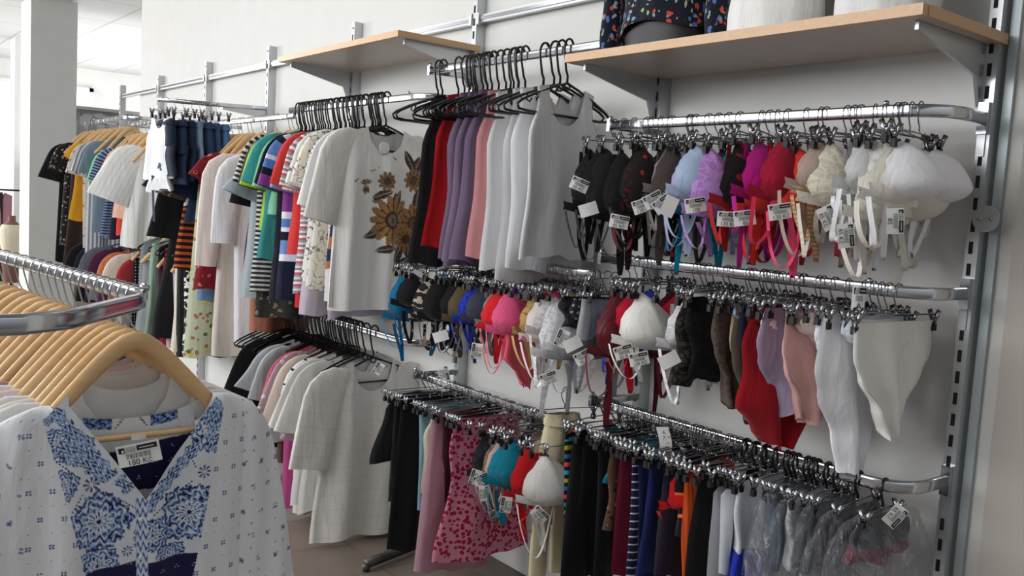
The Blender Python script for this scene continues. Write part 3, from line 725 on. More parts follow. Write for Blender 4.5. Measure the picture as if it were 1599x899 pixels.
for d in D:
    g = 'dusty purple tank tops' if d[5] == 1 else None; kw = {} if d[5] == 1 else dict(d[5])
    kw.setdefault('fold', .009); hang('M1', 'black', d[0], d[1], d[2], d[3], d[4], None, w=.165, group=g, nf=5, **kw)
for i, xx in enumerate((686, 693, 735, 741, 748, 757, 764, 771, 805, 812, 852, 878)):
    X = x_at(xx, DY, ZB['M1']+.01); hanger('black', TM((X, DY, ZB['M1']), math.radians(random.uniform(-8, 8))), 'empty black hanger crowded among the tank tops', 'empty black hangers among the tank tops')
# --- far rows
D = [
 ('F1', 'black dress with flared sleeves nearest the grey pillar', 'straight', 97, 410, '0f0f11', 'wide'),
 ('F1', 'black dress with grey flowers second from the pillar', 'straight', 107, 385, ('floral', '1b1818', ['7c7468', 'a39a8c'], 26), 'short'),
 ('F1', 'dark brown top in the far left bunch', 'tee', 117, 415, '3a2a2a', None),
 ('F1', 'mustard yellow top in the far left bunch', 'tee', 124, 345, 'd39a26', 'cap'),
 ('F1', 'beige dress with grey red flowers', 'straight', 130, 388, ('floral', 'c9c2b8', ['8e8884', 'a05a58'], 22), 'short'),
 ('F1', 'grey and white vertically striped blouse', 'straight', 142, 412, ('vs', 'c9ccd0', '7b8088', .026, .5), 'short'),
 ('F1', 'slate blue plain top beside the striped blouse', 'tee', 153, 362, '6f8190', 'short'),
 ('F1', 'dark denim top with frayed hem', 'tee', 161, 368, '5b7690', None),
 ('F2', 'mint green tee beside the slate blue top', 'tee', 166, 290, '7ed59a', 'short'),
 ('F2', 'navy and blue narrow striped tee', 'tee', 174, 370, ('hs', '2b3450', '7a90b4', .02, .5), 'short'),
 ('F2', 'dark purple sleeveless top in the far bunch', 'tank', 178, 375, '2a2036', None),
 ('F2', 'coral red blouse with fluttering sleeves', 'tee', 184, 365, 'e2503c', 'wide'),
 ('F2', 'pale peach top with drooping sleeves', 'tee', 190, 345, 'f0c8b8', 'wide'),
 ('F2', 'apricot orange top behind the peach one', 'tee', 197, 370, 'e9a468', None),
]
for d in D: hang(d[0], 'wood', d[2], d[1], d[3], d[4], d[5], d[6], w=.2)
hang('F2', 'wood', 'loose', 'wide white pleated batwing blouse at the far left', 207, 385, ('vs', 'e3e4e2', 'd2d4d2', .03, .8), (.3, 34, .12, .13, 14), w=.22, fold=.02, nf=8)
D = [('small black top on the lowest far rail', '15151a'), ('small dark navy top on the lowest far rail', '1c2030'), ('small grey top on the lowest far rail', '6c7078'), ('small plum top on the lowest far rail', '55284c'), ('small orange top on the lowest far rail', 'd07a4c'), ('small cream top on the lowest far rail', 'd8d0c4'), ('small red top on the lowest far rail', 'a8383c')]
for i, (lb, c) in enumerate(D): hang('F3', 'black', 'tee', lb, 122+i*13, 470, c, 'short', w=.2)
# --- denim shorts on a straight arm coming out of the wall
AX = UPX[4]
a0 = onX(405, 174, AX); a1 = onX(246, 155, AX); AZ = .5*(a0.z+a1.z)
o = thing('straight_arm_rail', 'straight chrome arm carrying denim shorts above the long dresses', 'rail', (AX, 0, AZ)); b = MB(); b.sweep([(0, -.04, .02), (0, a1.y*.5, .01), (0, a1.y, 0)], .012, .006, CHROME, 10, ref=(1, 0, 0), sq=.6).build('bar', o)
b = MB(); b.prism([(-.03, .03), (-.03, -.04), (-.3, -.012), (-.3, .012)], 0, -.003, .003, STEEL).build('bracket', o)
D = [('faded light blue denim shorts nearest the wall', '4a6c94'), ('mid blue denim shorts second from the wall', '3c5a80'), ('dark blue denim shorts third from the wall', '263c5c'), ('pale washed denim shorts in the middle of the arm', '7890ac'), ('dark navy denim shorts next to the pale pair', '1a2740'), ('navy denim shorts with turned up hems', '1c2d4a'), ('blue black denim shorts behind the white blouse', '141f34')]
for i, (lb, c) in enumerate(D):
    y = a1.y+.05+(len(D)-1-i)*.045; rz = -PI/2+math.radians(random.uniform(-5, 5)); zc = AZ-.1
    o = make_two_leg(TM((AX, y, zc), rz), .3+.02*(i % 3), .165, fab(c), 'denim_shorts', .5); tag(o, lb, 'shorts'); hanger('clipw', TM((AX, y, AZ), rz), HTXT['clip']+lb)
wb = make_top(TM((AX, a1.y+.015, AZ-.1), -PI/2+.15), .32, .13, fab(('floral', 'e9ebee', ['4c5a78'], 9, .16)), 'tank', None, 'blouse', nw=.5, nd=(.05, .04), slope=.0); tag(wb, 'white frilled blouse with navy marks hanging before the denim shorts', 'blouse')
b = MB(); b.ribbon([(.02, -.03+.004*i, -.3-.035*i) for i in range(8)], .028, fab('1c2c4c'), (0, 1, 0)).build('tie', wb)
b = MB(); body(b, fab('eef0f2'), [(0, .1), (1, .15)], .09, nw=0, ndf=0, ndb=0, slope=0, fold=.02, nf=9, seed=9); fr = b.build('frill', wb); fr.location = (0, 0, -.29)
hanger('clip', TM((AX, a1.y+.015, AZ), -PI/2+.15), 'clip hanger holding the white frilled blouse with navy marks')
# --- row L2b : low tops under the long dresses
D = [('black dotted top, first on the low far rail', 208, ('dots', '16161a', 'cfcfcf', 50, .18)), ('slate grey top on the low far rail', 215, '5f676c'), ('mid grey top on the low far rail', 221, '838a8d'), ('grey top with white piping on the low far rail', 228, '9aa0a2'), ('pale sage green top on the low far rail', 236, '9fb8a4'), ('black top between sage and burgundy', 243, '1a1218'), ('dark plum top on the low far rail', 249, '3a1428'), ('burgundy top on the low far rail', 256, '7d1430'), ('soft pink top on the low far rail', 262, 'e0b4bc'), ('pale lilac top on the low far rail', 268, 'b9b4c4'), ('long cream dress on the low far rail', 276, 'e4dccc'), ('black top with white scribbled print, lower centre left', 287, ('doodle', '131316', 'e4e4e4', 22, .05))]
for i, (lb, x, f) in enumerate(D): hang('L2b', 'wood' if i % 3 == 0 else 'black', 'tee', lb, x, 520+i*3, f, None, w=.2)
# --- row L2 : black hangers, white blouses
D = [
 ('long', 'long black cardigan, leftmost on the low black hangers', 392, 640, '0c0c0e', 'long'), ('long', 'plain black top second on the low black hangers', 400, 690, '111114', 'wide'), ('long', 'black top third on the low black hangers', 408, 700, '0e0e12', None),
 ('tee', 'pale grey ruffled top among black ones', 424, 640, 'a4a9ae', 'ruffle'), ('tee', 'light grey plain tee with rolled sleeves', 430, 690, 'b4b8bc', 'short'), ('tee', 'brown top half hidden by the grey tee', 435, 720, '6b5648', None), ('straight', 'black long top with tiny silver stars', 440, 770, ('dots', '101018', 'c8c8d0', 34, .1), 'short'),
 ('tee', 'coral orange tee on the low rail', 447, 630, 'e0644c', 'short'), ('straight', 'long magenta pink top on the low rail', 452, 800, 'b24a8a', 'short'), ('tee', 'mauve patterned tee with soft sleeves', 455, 690, ('floral', 'a88c94', ['d0c0c4'], 30), 'wide'), ('straight', 'long beige cream top on the low rail', 462, 800, 'd6c8ba', 'wide'), ('straight', 'white top with thin black bands', 470, 798, ('hs', 'e4e3e0', '1a1a1c', .05, .85), 'short'),
 ('loose', 'white tee with one striped sleeve', 478, 740, 'dedede', 'short'), ('loose', 'off white blouse with lace cuffs', 486, 790, 'dcdad6', 'wide'), ('loose', 'pale grey white blouse behind the tiered one', 495, 800, 'd2d2d0', 'wide'),
]
for d in D: hang('L2', 'black', d[0], d[1], d[2], d[3], d[4], d[5], w=.2)
o = hang('L2', 'black', 'loose', 'long white tiered blouse in front, sheer round neckline', 512, 848, ('hs', 'e2e1dc', 'dad8d3', .06, .93), (.33, 14, .105, .095, 6), w=.22, fold=.014, nf=5, nc=26, nr=24, nd=(.13, .05), nw=.5, yaw=3)
put_tag(o, 591, 575, DY-.02, '90 Kč', 60)
o = make_top(TM((-3.75, DY+.02, .42), .1), .38, .2, fab('6a4450'), 'skirt', None, 'skirt', nw=0, nd=(0, 0), slope=0); tag(o, 'dusty mauve skirt hanging below the white tops', 'skirt')
for i in range(20):
    X = -4.3+i*.05; hanger('black', TM((X, DY, ZB['L2']), math.radians(random.uniform(-6, 6))), 'empty black hanger packed on the low rail of white blouses', 'empty black hangers on the low rail')
# --- row M2 : bras under the tank tops
D = [
 ('bra', 'teal blue bra at the left end of the middle rail', 606, 500, '0f6fa0', {'cw': .08}), ('bra', 'black padded bra in front of the teal one', 622, 482, '14141a', {'cw': .08}), ('bra', 'black and cream leopard bra', 648, 500, ('spots', 'a89c8c', '1a1816', 60, .5), {}), ('bra', 'black lace bra beside the leopard one', 668, 505, '0e0e10', {'tags': [(688, 525, '', 20), (693, 583, '90 Kč', -75)]}), ('bra', 'black smooth bra third in the black bunch', 688, 500, '131315', {}), ('bra', 'olive brown bra peeking between black and blue', 700, 505, '5c5038', {}),
 ('bra', 'royal blue lace bra on the middle rail', 716, 505, ('lace', '1c38b8', '142a8c', 50), {'tags': [(744, 548, '85 Kč', 85)]}), ('bra', 'dark grey blue bra beside the royal blue', 733, 500, '3a3c4c', {}), ('bra', 'grey beige bra beside the dark one', 742, 500, '9a9690', {}),
 ('bra', 'bright red bra in the middle of the rail', 756, 515, 'd8202c', {'loop': .14}), ('bra', 'hot pink bra next to the bright red', 775, 525, 'e85c8c', {}), ('bodysuit', 'coral pink long lingerie piece hanging low', 784, 606, 'f0687a', {}), ('bra', 'mustard beige patterned bra', 802, 520, ('floral', 'c8a468', ['8c6c40'], 40), {}), ('bra', 'white bra with pink leaf lace', 815, 530, ('floral', 'e6dcdc', ['e0708c'], 26), {}), ('bra', 'pale lace bra behind the white one', 830, 525, ('lace', 'd8d4d4', 'c4bcbc', 60), {}),
 ('bra', 'white lace bra with hanging straps, centre of the middle rail', 838, 560, ('lace', 'f0f0f4', 'd8d8de', 60), {'tags': [(857, 590, '120 Kč', 25), (877, 528, '85 Kč', 70)], 'loop': .13}), ('bra', 'grey and black bra behind the white lace bra', 868, 560, '8f9296', {'loop': .12}), ('bodice', 'black lace top in the middle rail', 873, 515, ('lace', '0c0c0e', '1c1c20', 40), {'w': .15}), ('brief', 'dark dotted briefs beside the grey shorts', 897, 530, ('dots', '2a2a34', 'a8a8b0', 50, .2), {'w': .13}),
]
for d in D: hang('M2', 'clip', d[0], d[1], d[2], d[3], d[4], **(dict(d[5], w=.13) if d[0] != 'bra' and 'w' not in d[5] else d[5]))
o = hang('M2', 'clip', 'straight', 'heather grey boxer shorts clipped to the rail end', 909, 532, 'a6a9ab', None, w=.13, nw=0, nd=(0, 0), slope=0, fold=.006, name='shorts', tags=[(911, 557, '95 Kč', 30), (894, 537, '', 30)])
# --- row R1 : bras
D = [
 ('black lace bra at the left end of the top lingerie rail', 897, 335, ('lace', '0e0e10', '1b1b1e', 50), {'cw': .075, 'tags': [(905, 288, '85 Kč', -20), (919, 327, '', 20)]}),
 ('second black bra with a beige spot', 912, 335, '0f0f12', {'cw': .075}), ('third black bra with smooth cups', 928, 345, '111113', {'cw': .075, 'tags': [(967, 346, '85 Kč', -8)]}), ('fourth black bra in the row', 948, 342, '0d0d0f', {'cw': .075}), ('black bra with red lace edge', 968, 340, ('lace', '121214', '5c1418', 30), {}),
 ('black bra with red floral print', 985, 335, ('floral', '17110f', ['b01c1c'], 22), {'tags': [(1003, 321, '120 Kč', 22)]}), ('grey beige bra before the brown one', 1012, 300, '8c8480', {'tags': [(1020, 312, '85 Kč', 30)]}), ('dark brown smooth bra', 1022, 328, '4a403e', {'tags': [(1035, 318, '85 Kč', 40), (1045, 322, '', 70)]}), ('turquoise bra strip between brown and lilac', 1055, 335, '0a86a8', {'cw': .06}),
 ('pale lilac bra with long strap', 1057, 320, 'b6aed4', {'tags': [(1086, 320, '100', 12)]}), ('light blue bra next to the lilac', 1073, 315, 'a9bcd8', {}), ('orchid purple lace bra', 1090, 338, ('lace', 'b48ac8', 'a476bc', 50), {}),
 ('black and red lace bra with red straps', 1120, 335, ('floral', '150e10', ['8c1420'], 18), {'cw': .08, 'sf': 'b02024', 'tags': [(1137, 342, '120 Kč', 0), (1163, 340, '85', 10)]}), ('magenta bra half hidden behind orange', 1148, 322, 'c01888', {}), ('orange red smooth bra', 1165, 330, 'e2382c', {'cw': .075}), ('crimson red bra with large cups', 1186, 325, 'b01838', {'cw': .085, 'tags': [(1218, 330, '130 Kč', 12)]}),
 ('neon coral bra with pink straps', 1224, 328, 'ff4438', {'sf': 'ff5a84', 'loop': .14}), ('nude bra narrow strip', 1257, 300, 'b8a094', {'loop': .13}), ('tan striped bra behind the nude one', 1268, 300, ('hs', 'b48a58', 'd0b090', .01, .5), {}), ('cream lace bra with ruffled edge', 1278, 325, ('lace', 'ded8c8', 'cfc8b6', 60), {'tags': [(1293, 340, '85 Kč', -60)]}),
 ('white smooth bra first of the whites', 1300, 290, 'ebebee', {}), ('white bra with wide side panel', 1316, 305, 'e6e6e8', {'tags': [(1321, 368, '85 Kč', -80)]}), ('white lace bra with zigzag trim', 1335, 310, ('lace', 'e4e6ea', 'cfd2d8', 60), {}), ('ivory bra with flower print trim', 1354, 330, ('floral', 'e0dcd0', ['6a665e'], 34, .1), {'cw': .08, 'loop': .12, 'tags': [(1398, 345, '85', -85)]}),
]
for lb, x, yb, f, k in D: hang('R1', 'clip', 'bra', lb, x, yb, f, **k)
o = hang('R1', 'clip', 'bra', 'large ivory molded bra below the white ones', 1352, 345, ('solid', 'e6e2d6'), cw=.08, pad=.075, loop=.12, dx=-.02)
o = hang('R1', 'clipw', 'bra', 'large white molded bra with two round cups, last at the right end', 1388, 298, 'f2f2f6', cw=.082, pad=.09, loop=.1, yaw=7, dx=-.03)
o = hang('R1', 'clip', 'bra', 'plain white bra just behind the large molded white one', 1350, 290, 'ececf0', cw=.07, pad=.07, loop=.09)
# --- row R2
D = [
 ('bra', 'royal blue bra behind the grey shorts', 945, 500, '1c3aa8', {'cw': .06}), ('bra', 'burgundy satin bra with long straps', 940, 560, ('silk', '5e1220'), {'cw': .085, 'loop': .15, 'tags': [(974, 549, '85 Kč', 22)]}), ('bra', 'crimson bra behind the white molded one', 964, 520, 'b8102c', {}), ('bra', 'large off white molded bra, front of the middle right rail', 984, 545, 'efeee8', {'cw': .085, 'pad': .07, 'tags': [(998, 560, '100 Kč', 15)], 'loop': .1}),
 ('bra', 'white lace bra beside the molded one', 1033, 540, ('lace', 'eeeef0', 'd6d6da', 50), {'loop': .16, 'tags': [(1045, 562, '', 30)]}), ('bodice', 'black lace bodice with mesh side', 1058, 598, ('lace', '0c0c0e', '3a342c', 70), {'w': .15}), ('bodice', 'black lace camisole behind the bodice', 1075, 590, ('lace', '0b0b0c', '161618', 40), {'w': .15}), ('brief', 'brown lace high briefs', 1117, 642, ('lace', '5a4c46', '463a36', 60), {}), ('brief', 'beige tan high briefs', 1138, 660, 'c0aa8c', {}), ('brief', 'dark olive briefs behind the tan pair', 1143, 668, '4a4238', {}), ('brief', 'light blue briefs, thin strip beside the olive pair', 1149, 530, '9ab4d4', {}), ('brief', 'navy briefs behind red pair', 1158, 640, '1a2038', {}), ('brief', 'dark burgundy briefs beside the deep red bodysuit', 1160, 560, '4c1018', {}),
 ('bodysuit', 'deep red bodysuit hanging low', 1172, 705, '9c0c1c', {'w': .15}), ('brief', 'white briefs with red floral print', 1192, 560, ('floral', 'eadede', ['c83040', '7a5a9c'], 50), {}), ('brief', 'lilac grey satin high briefs', 1196, 655, ('silk', 'a898b4'), {'w': .14}), ('brief', 'dusty pink high briefs', 1217, 668, 'd9a8a0', {'w': .15}), ('brief', 'small pale pink briefs behind the dusty pink pair', 1236, 540, 'e4ccc4', {'w': .12}), ('brief', 'small cream pink frilled briefs', 1252, 545, ('lace', 'ecd8d0', 'd8c4bc', 50), {'w': .12}), ('brief', 'white lace briefs with floral edge', 1267, 603, ('lace', 'ecedf4', 'cfd2de', 45), {'w': .14}),
]
for d in D:
    k = dict(d[5]); 
    if d[0] != 'bra': k.setdefault('w', .13)
    hang('R2', 'clip', d[0], d[1], d[2], d[3], d[4], **k)
o = hang('R2', 'clipw', 'brief', 'large white smooth bodysuit hanging lowest at the right', 1286, 752, 'f0f0f6', w=.16, name='bodysuit', yaw=-3, fold=.014, nr=22)
for i in range(3): hang('R2', 'clip', 'brief', 'pale blue white briefs packed behind the white shaping briefs', 1310+i*12, 560, 'dfe4ee', w=.13, group='pale briefs behind the shaping briefs')
o = hang('R2', 'clipw', 'brief', 'off white satin shaping briefs at the right end', 1334, 690, ('silk', 'ecebe4'), w=.17, yaw=-4, fold=.012, nr=22, nc=22)
put_tag(o, 1412, 562, DY+.05, '85', 60, w=.04, h=.02)
o = link_tag('size_tag', price_tag_mesh('A', .03, .055)); p = onY(1341, 465, DY-.05); o.matrix_basis = Matrix.Translation(p) @ Matrix.Rotation(math.radians(51.3), 4, 'Z') @ Matrix.Rotation(PI/2, 4, 'X'); tag(o, 'white card size tag hooked on the middle right rail', 'tag')
# --- row M3 : skirts, bras
D = [
 ('clipw', 'skirt', 'black flared skirt, leftmost at the lower middle rail', 597, 722, '09090b', {'w': .17}), ('clipw', 'straight', 'black top with white vertical stripes', 614, 780, ('vs', '0c0c0e', 'd8d8d8', .06, .88), {'nw': 0, 'nd': (0, 0), 'slope': 0, 'w': .15, 'name': 'skirt'}), ('clipw', 'straight', 'long black skirt hanging nearly to the floor', 628, 862, '0a0a0c', {'nw': 0, 'nd': (0, 0), 'slope': 0, 'w': .15, 'name': 'skirt'}), ('clipw', 'straight', 'pale blue sheer top beside the black skirt', 650, 790, '8fb4c2', {'w': .15, 'nw': 0, 'nd': (0, 0), 'slope': 0, 'name': 'top'}), ('clipw', 'tank', 'cream sleeveless top narrow strip', 664, 770, 'd8d0bc', {'w': .14}),
 ('clipw', 'straight', 'long dusty mauve nightgown with grey leaves', 674, 897, ('floral', 'a8808c', ['6a5058'], 12, .16), {'w': .16, 'name': 'nightgown', 'nw': 0, 'nd': (0, 0), 'slope': 0}), ('clipw', 'straight', 'dark maroon skirt behind the nightgown', 688, 800, '3a1820', {'w': .13, 'nw': 0, 'nd': (0, 0), 'slope': 0, 'name': 'skirt'}), ('clip', 'brief', 'black and white striped briefs', 694, 700, ('hs', '16161a', 'd8d4d0', .02, .5), {'w': .1}),
]
for d in D: hang('M3', d[0], d[1], d[2], d[3], d[4], d[5], **dict(d[6]))
o = hang('M3', 'clipw', 'dress', 'pink nightdress with red leopard heart print', 704, 880, ('spots', 'd48aa0', 'a81848', 62, .44), w=.16, nc=24, nr=24, nw=0, nd=(0, 0), slope=0, fold=.01, name='nightdress')
D = [('black bra with cream lace, left of the red one', 738, 720, ('lace', '15151c', '26262c', 40), {'tags': [(742, 745, '85 Kč', 75), (752, 748, '95 Kč', 25)]}), ('grey taupe lace bra', 752, 735, ('lace', '8a7c78', '6c605c', 50), {'tags': [(757, 770, '85 Kč', -80)]}), ('soft beige pink bra', 762, 720, 'd8b8a8', {}), ('beige bra second beside the teal', 778, 715, 'ccb09e', {}), ('teal turquoise bra behind red and white ones', 784, 720, '0e7c94', {}), ('bright red bra on the lower rail', 794, 775, 'd01c24', {'cw': .08, 'loop': .1, 'tags': [(790, 788, '85 Kč', 85)]}), ('dark red bra behind the large white one', 822, 740, 'a81824', {}), ('large white molded bra on the lower rail', 828, 770, 'e6e4e0', {'cw': .09, 'pad': .07, 'loop': .16, 'tags': [(843, 803, '100 Kč', -40)]})]
for lb, x, yb, f, k in D: hang('M3', 'clip', 'bra', lb, x, yb, f, **k)
o = hang('M3', 'clip', 'bra', 'turquoise bra high behind the white molded one', 774, 720, '1284a0', cw=.08)
# --- row R3 : swimwear and bagged pieces
STR = ('cyc', .1, ['0c0c10', 'e8406c', '0c0c10', '2aa0b8', '0c0c10', 'a8a834', '0c0c10', '2468a8'])
D = [
 ('pants', 'cream buttoned trousers between two rails', 852, 899, 'd8ceac', {'w': .08}), ('straight', 'black swimsuit with bright multicolour stripes', 880, 905, STR, {'w': .12}), ('straight', 'black swimsuit with small yellow motif', 900, 905, ('floral', '0c0c10', ['d8b830'], 8, .08), {}), ('straight', 'black swimsuit with white and teal piping', 912, 905, ('floral', '0a0a0e', ['e0e0e0', '2a90a8'], 7, .07), {}), ('straight', 'plain black swimsuit third of the blacks', 930, 905, '0d0d12', {}), ('bodice', 'brown swimsuit with leopard trim', 948, 830, ('floral', '5c4436', ['c09060', '2c1c14'], 40), {}), ('bodice', 'teal bikini top behind the leopard trim', 964, 760, '0f7f9c', {'w': .1}), ('straight', 'dark cherry red swimsuit, lower centre', 968, 905, '6c1030', {}), ('straight', 'navy swimsuit with white pinstripes', 988, 905, ('hs', '141a3c', 'c8ccd8', .022, .82), {'w': .11}), ('straight', 'plain navy swimsuit beside the pinstriped one', 1000, 905, '141c48', {}), ('straight', 'indigo blue swimsuit next to the navy', 1016, 905, '1c2460', {}), ('bra', 'bright red bikini top, lower right', 1034, 780, 'd81c20', {'cw': .06, 'loop': .05}),
 ('straight', 'purple black swimsuit beside the red bikini', 1043, 905, '1e1428', {}), ('bodice', 'black bikini with orange trim lines', 1052, 830, ('hs', '0e0e10', 'f07030', .06, .86), {'w': .12}), ('straight', 'bright orange ribbed swimsuit', 1064, 905, ('vs', 'e8602c', 'd05020', .012, .6), {'w': .12}), ('straight', 'black swimsuit behind the orange one', 1096, 905, '0c0c0f', {}), ('straight', 'grey swimsuit beside the white ones', 1118, 905, '9a9ca0', {}), ('straight', 'pale grey white lingerie piece', 1128, 895, 'cdd2d8', {}), ('bodice', 'white top with blue lower panel', 1144, 900, ('bands', [(0, 'e8eaee'), (.17, '1c38c0'), (.6, '1c38c0')]), {}),
]
for d in D:
    k = dict(d[5])
    if d[0] != 'bra': k.setdefault('w', .12)
    if d[0] == 'straight': k.setdefault('name', 'swimsuit'); k.setdefault('nw', .6); k.setdefault('nd', (.08, .05))
    if d[0] == 'bodice': k.setdefault('name', 'bikini_top')
    hang('R3', 'clip', d[0], d[1], d[2], d[3], d[4], **k)
def bagged(lb, x, yb, f, w=.13, tg=None, t=.03):
    o = hang('R3', 'bag', 'bodice', lb, x+10, yb-20, f, w=w*.9, name='bodysuit', nr=16)
    loc = o.matrix_basis.translation; X = loc.x; yn = DY-w
    L = loc.z-z_at(yb, X, yn); SEED[0] += 1; b = MB()
    body(b, BAG, [(0, w*.55), (.12, w*.95), (.5, w*1.05), (1, w*1.12)], max(.2, L)+.03, nw=0, ndf=0, ndb=0, slope=0, t0=t, fold=.02, nf=7, seed=SEED[0], nc=26, nr=26, top_t=.012)
    bg = b.build('plastic_bag'); bg.matrix_basis = TM((X, DY, loc.z+.015), random.uniform(-.1, .1)); tag(bg, 'clear crinkled plastic bag over the '+short(lb, 10), 'bag')
    if tg: put_tag(bg, *tg)
bagged('slate blue grey bodysuit inside the first bag', 1178, 905, '5c6a80')
bagged('white lacy bodysuit inside the second bag', 1210, 905, ('lace', 'e8e8ea', 'c8ccd0', 40))
bagged('grey bodysuit inside the third bag', 1248, 905, '4c5258')
bagged('plum and grey bodysuit inside the fourth bag', 1282, 905, ('floral', '4c4a50', ['6c2438'], 12))
bagged('dark wine red bodysuit inside the frontmost bag', 1312, 905, ('bands', [(0, '3c3e40'), (.06, '6c1c30'), (.5, '4c1826')]), w=.16, tg=(1398, 805, DY-.02, '85 Kč', -128), t=.05)
for i in range(9):
    X = x_at(1165+i*16, DY, ZB['R3']); hanger('bag', TM((X, DY, ZB['R3']), random.uniform(-.1, .1)), 'black hooked hanger on the lower right rail above the bagged pieces', 'black hooks above the bagged pieces')
def empties(row, n, x0, x1, label, grp):
    for i in range(n):
        X = x0+(x1-x0)*(i+random.uniform(.2, .8))/n; hanger('clipw', TM((X, DY, ZB[row]), random.uniform(-.16, .16)), label, grp)
empties('M3', 16, UPX[2]+.05, UPX[1]-.15, 'empty chrome clip hanger crowded on the lower middle rail', 'empty clip hangers on the lower middle rail')
empties('R3', 18, UPX[1]+.05, UPX[0]-.4, 'empty chrome clip hanger crowded on the lower right rail', 'empty clip hangers on the lower right rail')
empties('R2', 12, UPX[1]+.1, UPX[0]-.2, 'empty chrome clip hanger on the middle right rail', 'empty clip hangers on the middle right rail')
empties('M2', 14, UPX[2]+.05, UPX[1]-.1, 'empty chrome clip hanger on the rail under the tank tops', 'empty clip hangers under the tank tops')
empties('R1', 4, UPX[1]+.1, UPX[0]-.2, 'empty chrome clip hanger on the top right rail', 'empty clip hangers on the top right rail')
# shelf label on the lower right rail
o = link('shelf_price_label', None); p = onY(1038, 695, DY-.05); tag(o, 'tall curled white price label hanging on the lower right rail', 'price label')
o.matrix_basis = Matrix.Translation(p) @ Matrix.Rotation(math.radians(51.3), 4, 'Z') @ Matrix.Rotation(PI/2, 4, 'X') @ Matrix.Rotation(math.radians(4), 4, 'Z')
b = MB(); w, h = .034, .1
b.grid([[((x*w+.006*math.cos(y*4.)-.004, y*h, .006*math.cos(y*5)), (0, 0)) for x in (-.5, -.2, .2, .5)] for y in [-.5+i/10 for i in range(11)]], TAGW); b.build('card', o)
b = MB()
for s, x, y, sz in (('6.', -.002, .038, .016), ('90', .012, .042, .009), ('7.', -.002, .021, .015), ('90', .01, .024, .008), ('Kč', .008, .008, .007), ('Ø 80', .006, -.003, .007)):
    V, Fc = text_mesh(s, sz); b.add([(a+x, c+y, .0075) for a, c, _ in V], Fc, INK, False)
for i in range(14): b.box((-.013+i*.002, -.02, .0072), (.0011, .01, .0004), GREYINK if i % 2 else INK)
b.build('print', o)
# ------------------------------------------------------------------ display busts on the long shelf
SZ = H+.449
def bust(px, w, dep, skin, top_f, lab, flab, cut, nm):
    X = x_at(px, -.2, SZ+.1); o = thing('display_bust', lab, 'mannequin', (X, -.2, SZ))
    P = [(0, .8), (.06, .86), (.16, .8), (.3, .78), (.42, .92), (.5, 1.), (.56, .9), (.6, .4), (.63, .26), (.7, .25)]
    b = MB(); rows = [[((w/2*r*math.cos(a), dep/2*r*math.sin(a), z), (a*.1, z)) for a in [2*PI*i/28 for i in range(28)]] for z, r in P]; b.grid(rows, skin, wrap=True); b.add([q[0] for q in rows[0]], [tuple(range(28))], skin).add([q[0] for q in rows[-1]], [tuple(range(28))], skin); b.build('torso', o)
    b = MB(); rows = []
    for i in range(26):
        z = cut+(.58-cut)*i/25; r = interp(P, z) if z < .57 else .75
        rows.append([((w/2*(r*1.06+.03+.02*math.sin(6*a+z*4))*math.cos(a), dep/2*(r*1.1+.07+.03*math.sin(9*a+z*6))*math.sin(a), z+.012*math.sin(3*a)*(i < 3)), (a*w*.5, z)) for a in [2*PI*k/48 for k in range(48)]])
    b.grid(rows, fab(top_f), wrap=True); g = b.build(nm); g.location = (X, -.2, SZ); tag(g, flab, nm.replace('_', ' '))
    for s in (-1, 1):
        b = MB(); rows = []
        for i in range(14):
            q = i/13; rr = .05-.006*q; cx = s*(w*.5+.012+.02*q); z = .54-.53*q
            rows.append([((cx+rr*math.cos(a)*.8, -.02+rr*math.sin(a)+.004*math.sin(q*20), z), (a*.05, z)) for a in [2*PI*k/16 for k in range(16)]])
        if nm == 'floral_blouse': b.grid(rows, fab(top_f), wrap=True).build('sleeve', g)
    return o
FLR = ('floral', '0e1222', ['4c6ea8', 'c04a3c', '7f9ab8', '9aa890'], 24, .23)
bust(1045, .34, .22, plain('black_torso', '121214', .5), FLR, 'black display bust under the dark floral blouse', 'dark navy blouse with small red and blue flowers on the bust', .075, 'floral_blouse')
bust(1212, .27, .2, plain('white_torso', 'e4e4e4', .5), 'eeeeec', 'white display bust in the middle of the long shelf', 'plain white top on the middle bust', .0, 'sleeveless_top')
bust(1388, .25, .2, plain('white_torso', 'e4e4e4', .5), 'e8e8e8', 'white display bust at the right end of the long shelf', 'plain white shirt on the rightmost bust', .0, 'shirt')
# ------------------------------------------------------------------ free-standing rack in the foreground
FZ = 1.26; RY = -1.655; RX = -1.70
rk = thing('clothes_rack', 'free standing chrome rack with rounded rail in the left foreground', 'clothes rack', (0, 0, 0))
b = MB(); P = [(-3.4, -1.79, FZ), (-2.61, -1.735, FZ), (-1.78, -1.66, FZ)]
cx, cy = -1.75, -1.79; n1 = onZ(232, 478, FZ); 
for i in range(9): a = math.radians(85-80*i/8); P.append((-1.74+.12*math.cos(a), -1.78+.12*math.sin(a), FZ))
P += [(-1.60, -1.84, FZ), (-1.55, -1.9, FZ), (-1.47, -1.98, FZ), (-1.42, -2.03, FZ), (-1.38, -2.12, FZ), (-1.4, -2.22, FZ), (-1.5, -2.3, FZ), (-2.4, -2.42, FZ), (-3.4, -2.5, FZ)]
P = [(-3.4, -1.79, FZ), (-2.61, -1.735, FZ), (-1.80, -1.662, FZ), (-1.70, -1.655, FZ), (-1.655, -1.66, FZ), (-1.62, -1.672, FZ), (-1.59, -1.692, FZ), (-1.555, -1.722, FZ), (-1.50, -1.765, FZ), (-1.42, -1.83, FZ), (-1.38, -1.90, FZ), (-1.38, -2.0, FZ), (-1.44, -2.08, FZ), (-1.7, -2.2, FZ), (-3.4, -2.4, FZ)]
sweep_rect(b, P, .0075, .015); b.build('rail', rk)
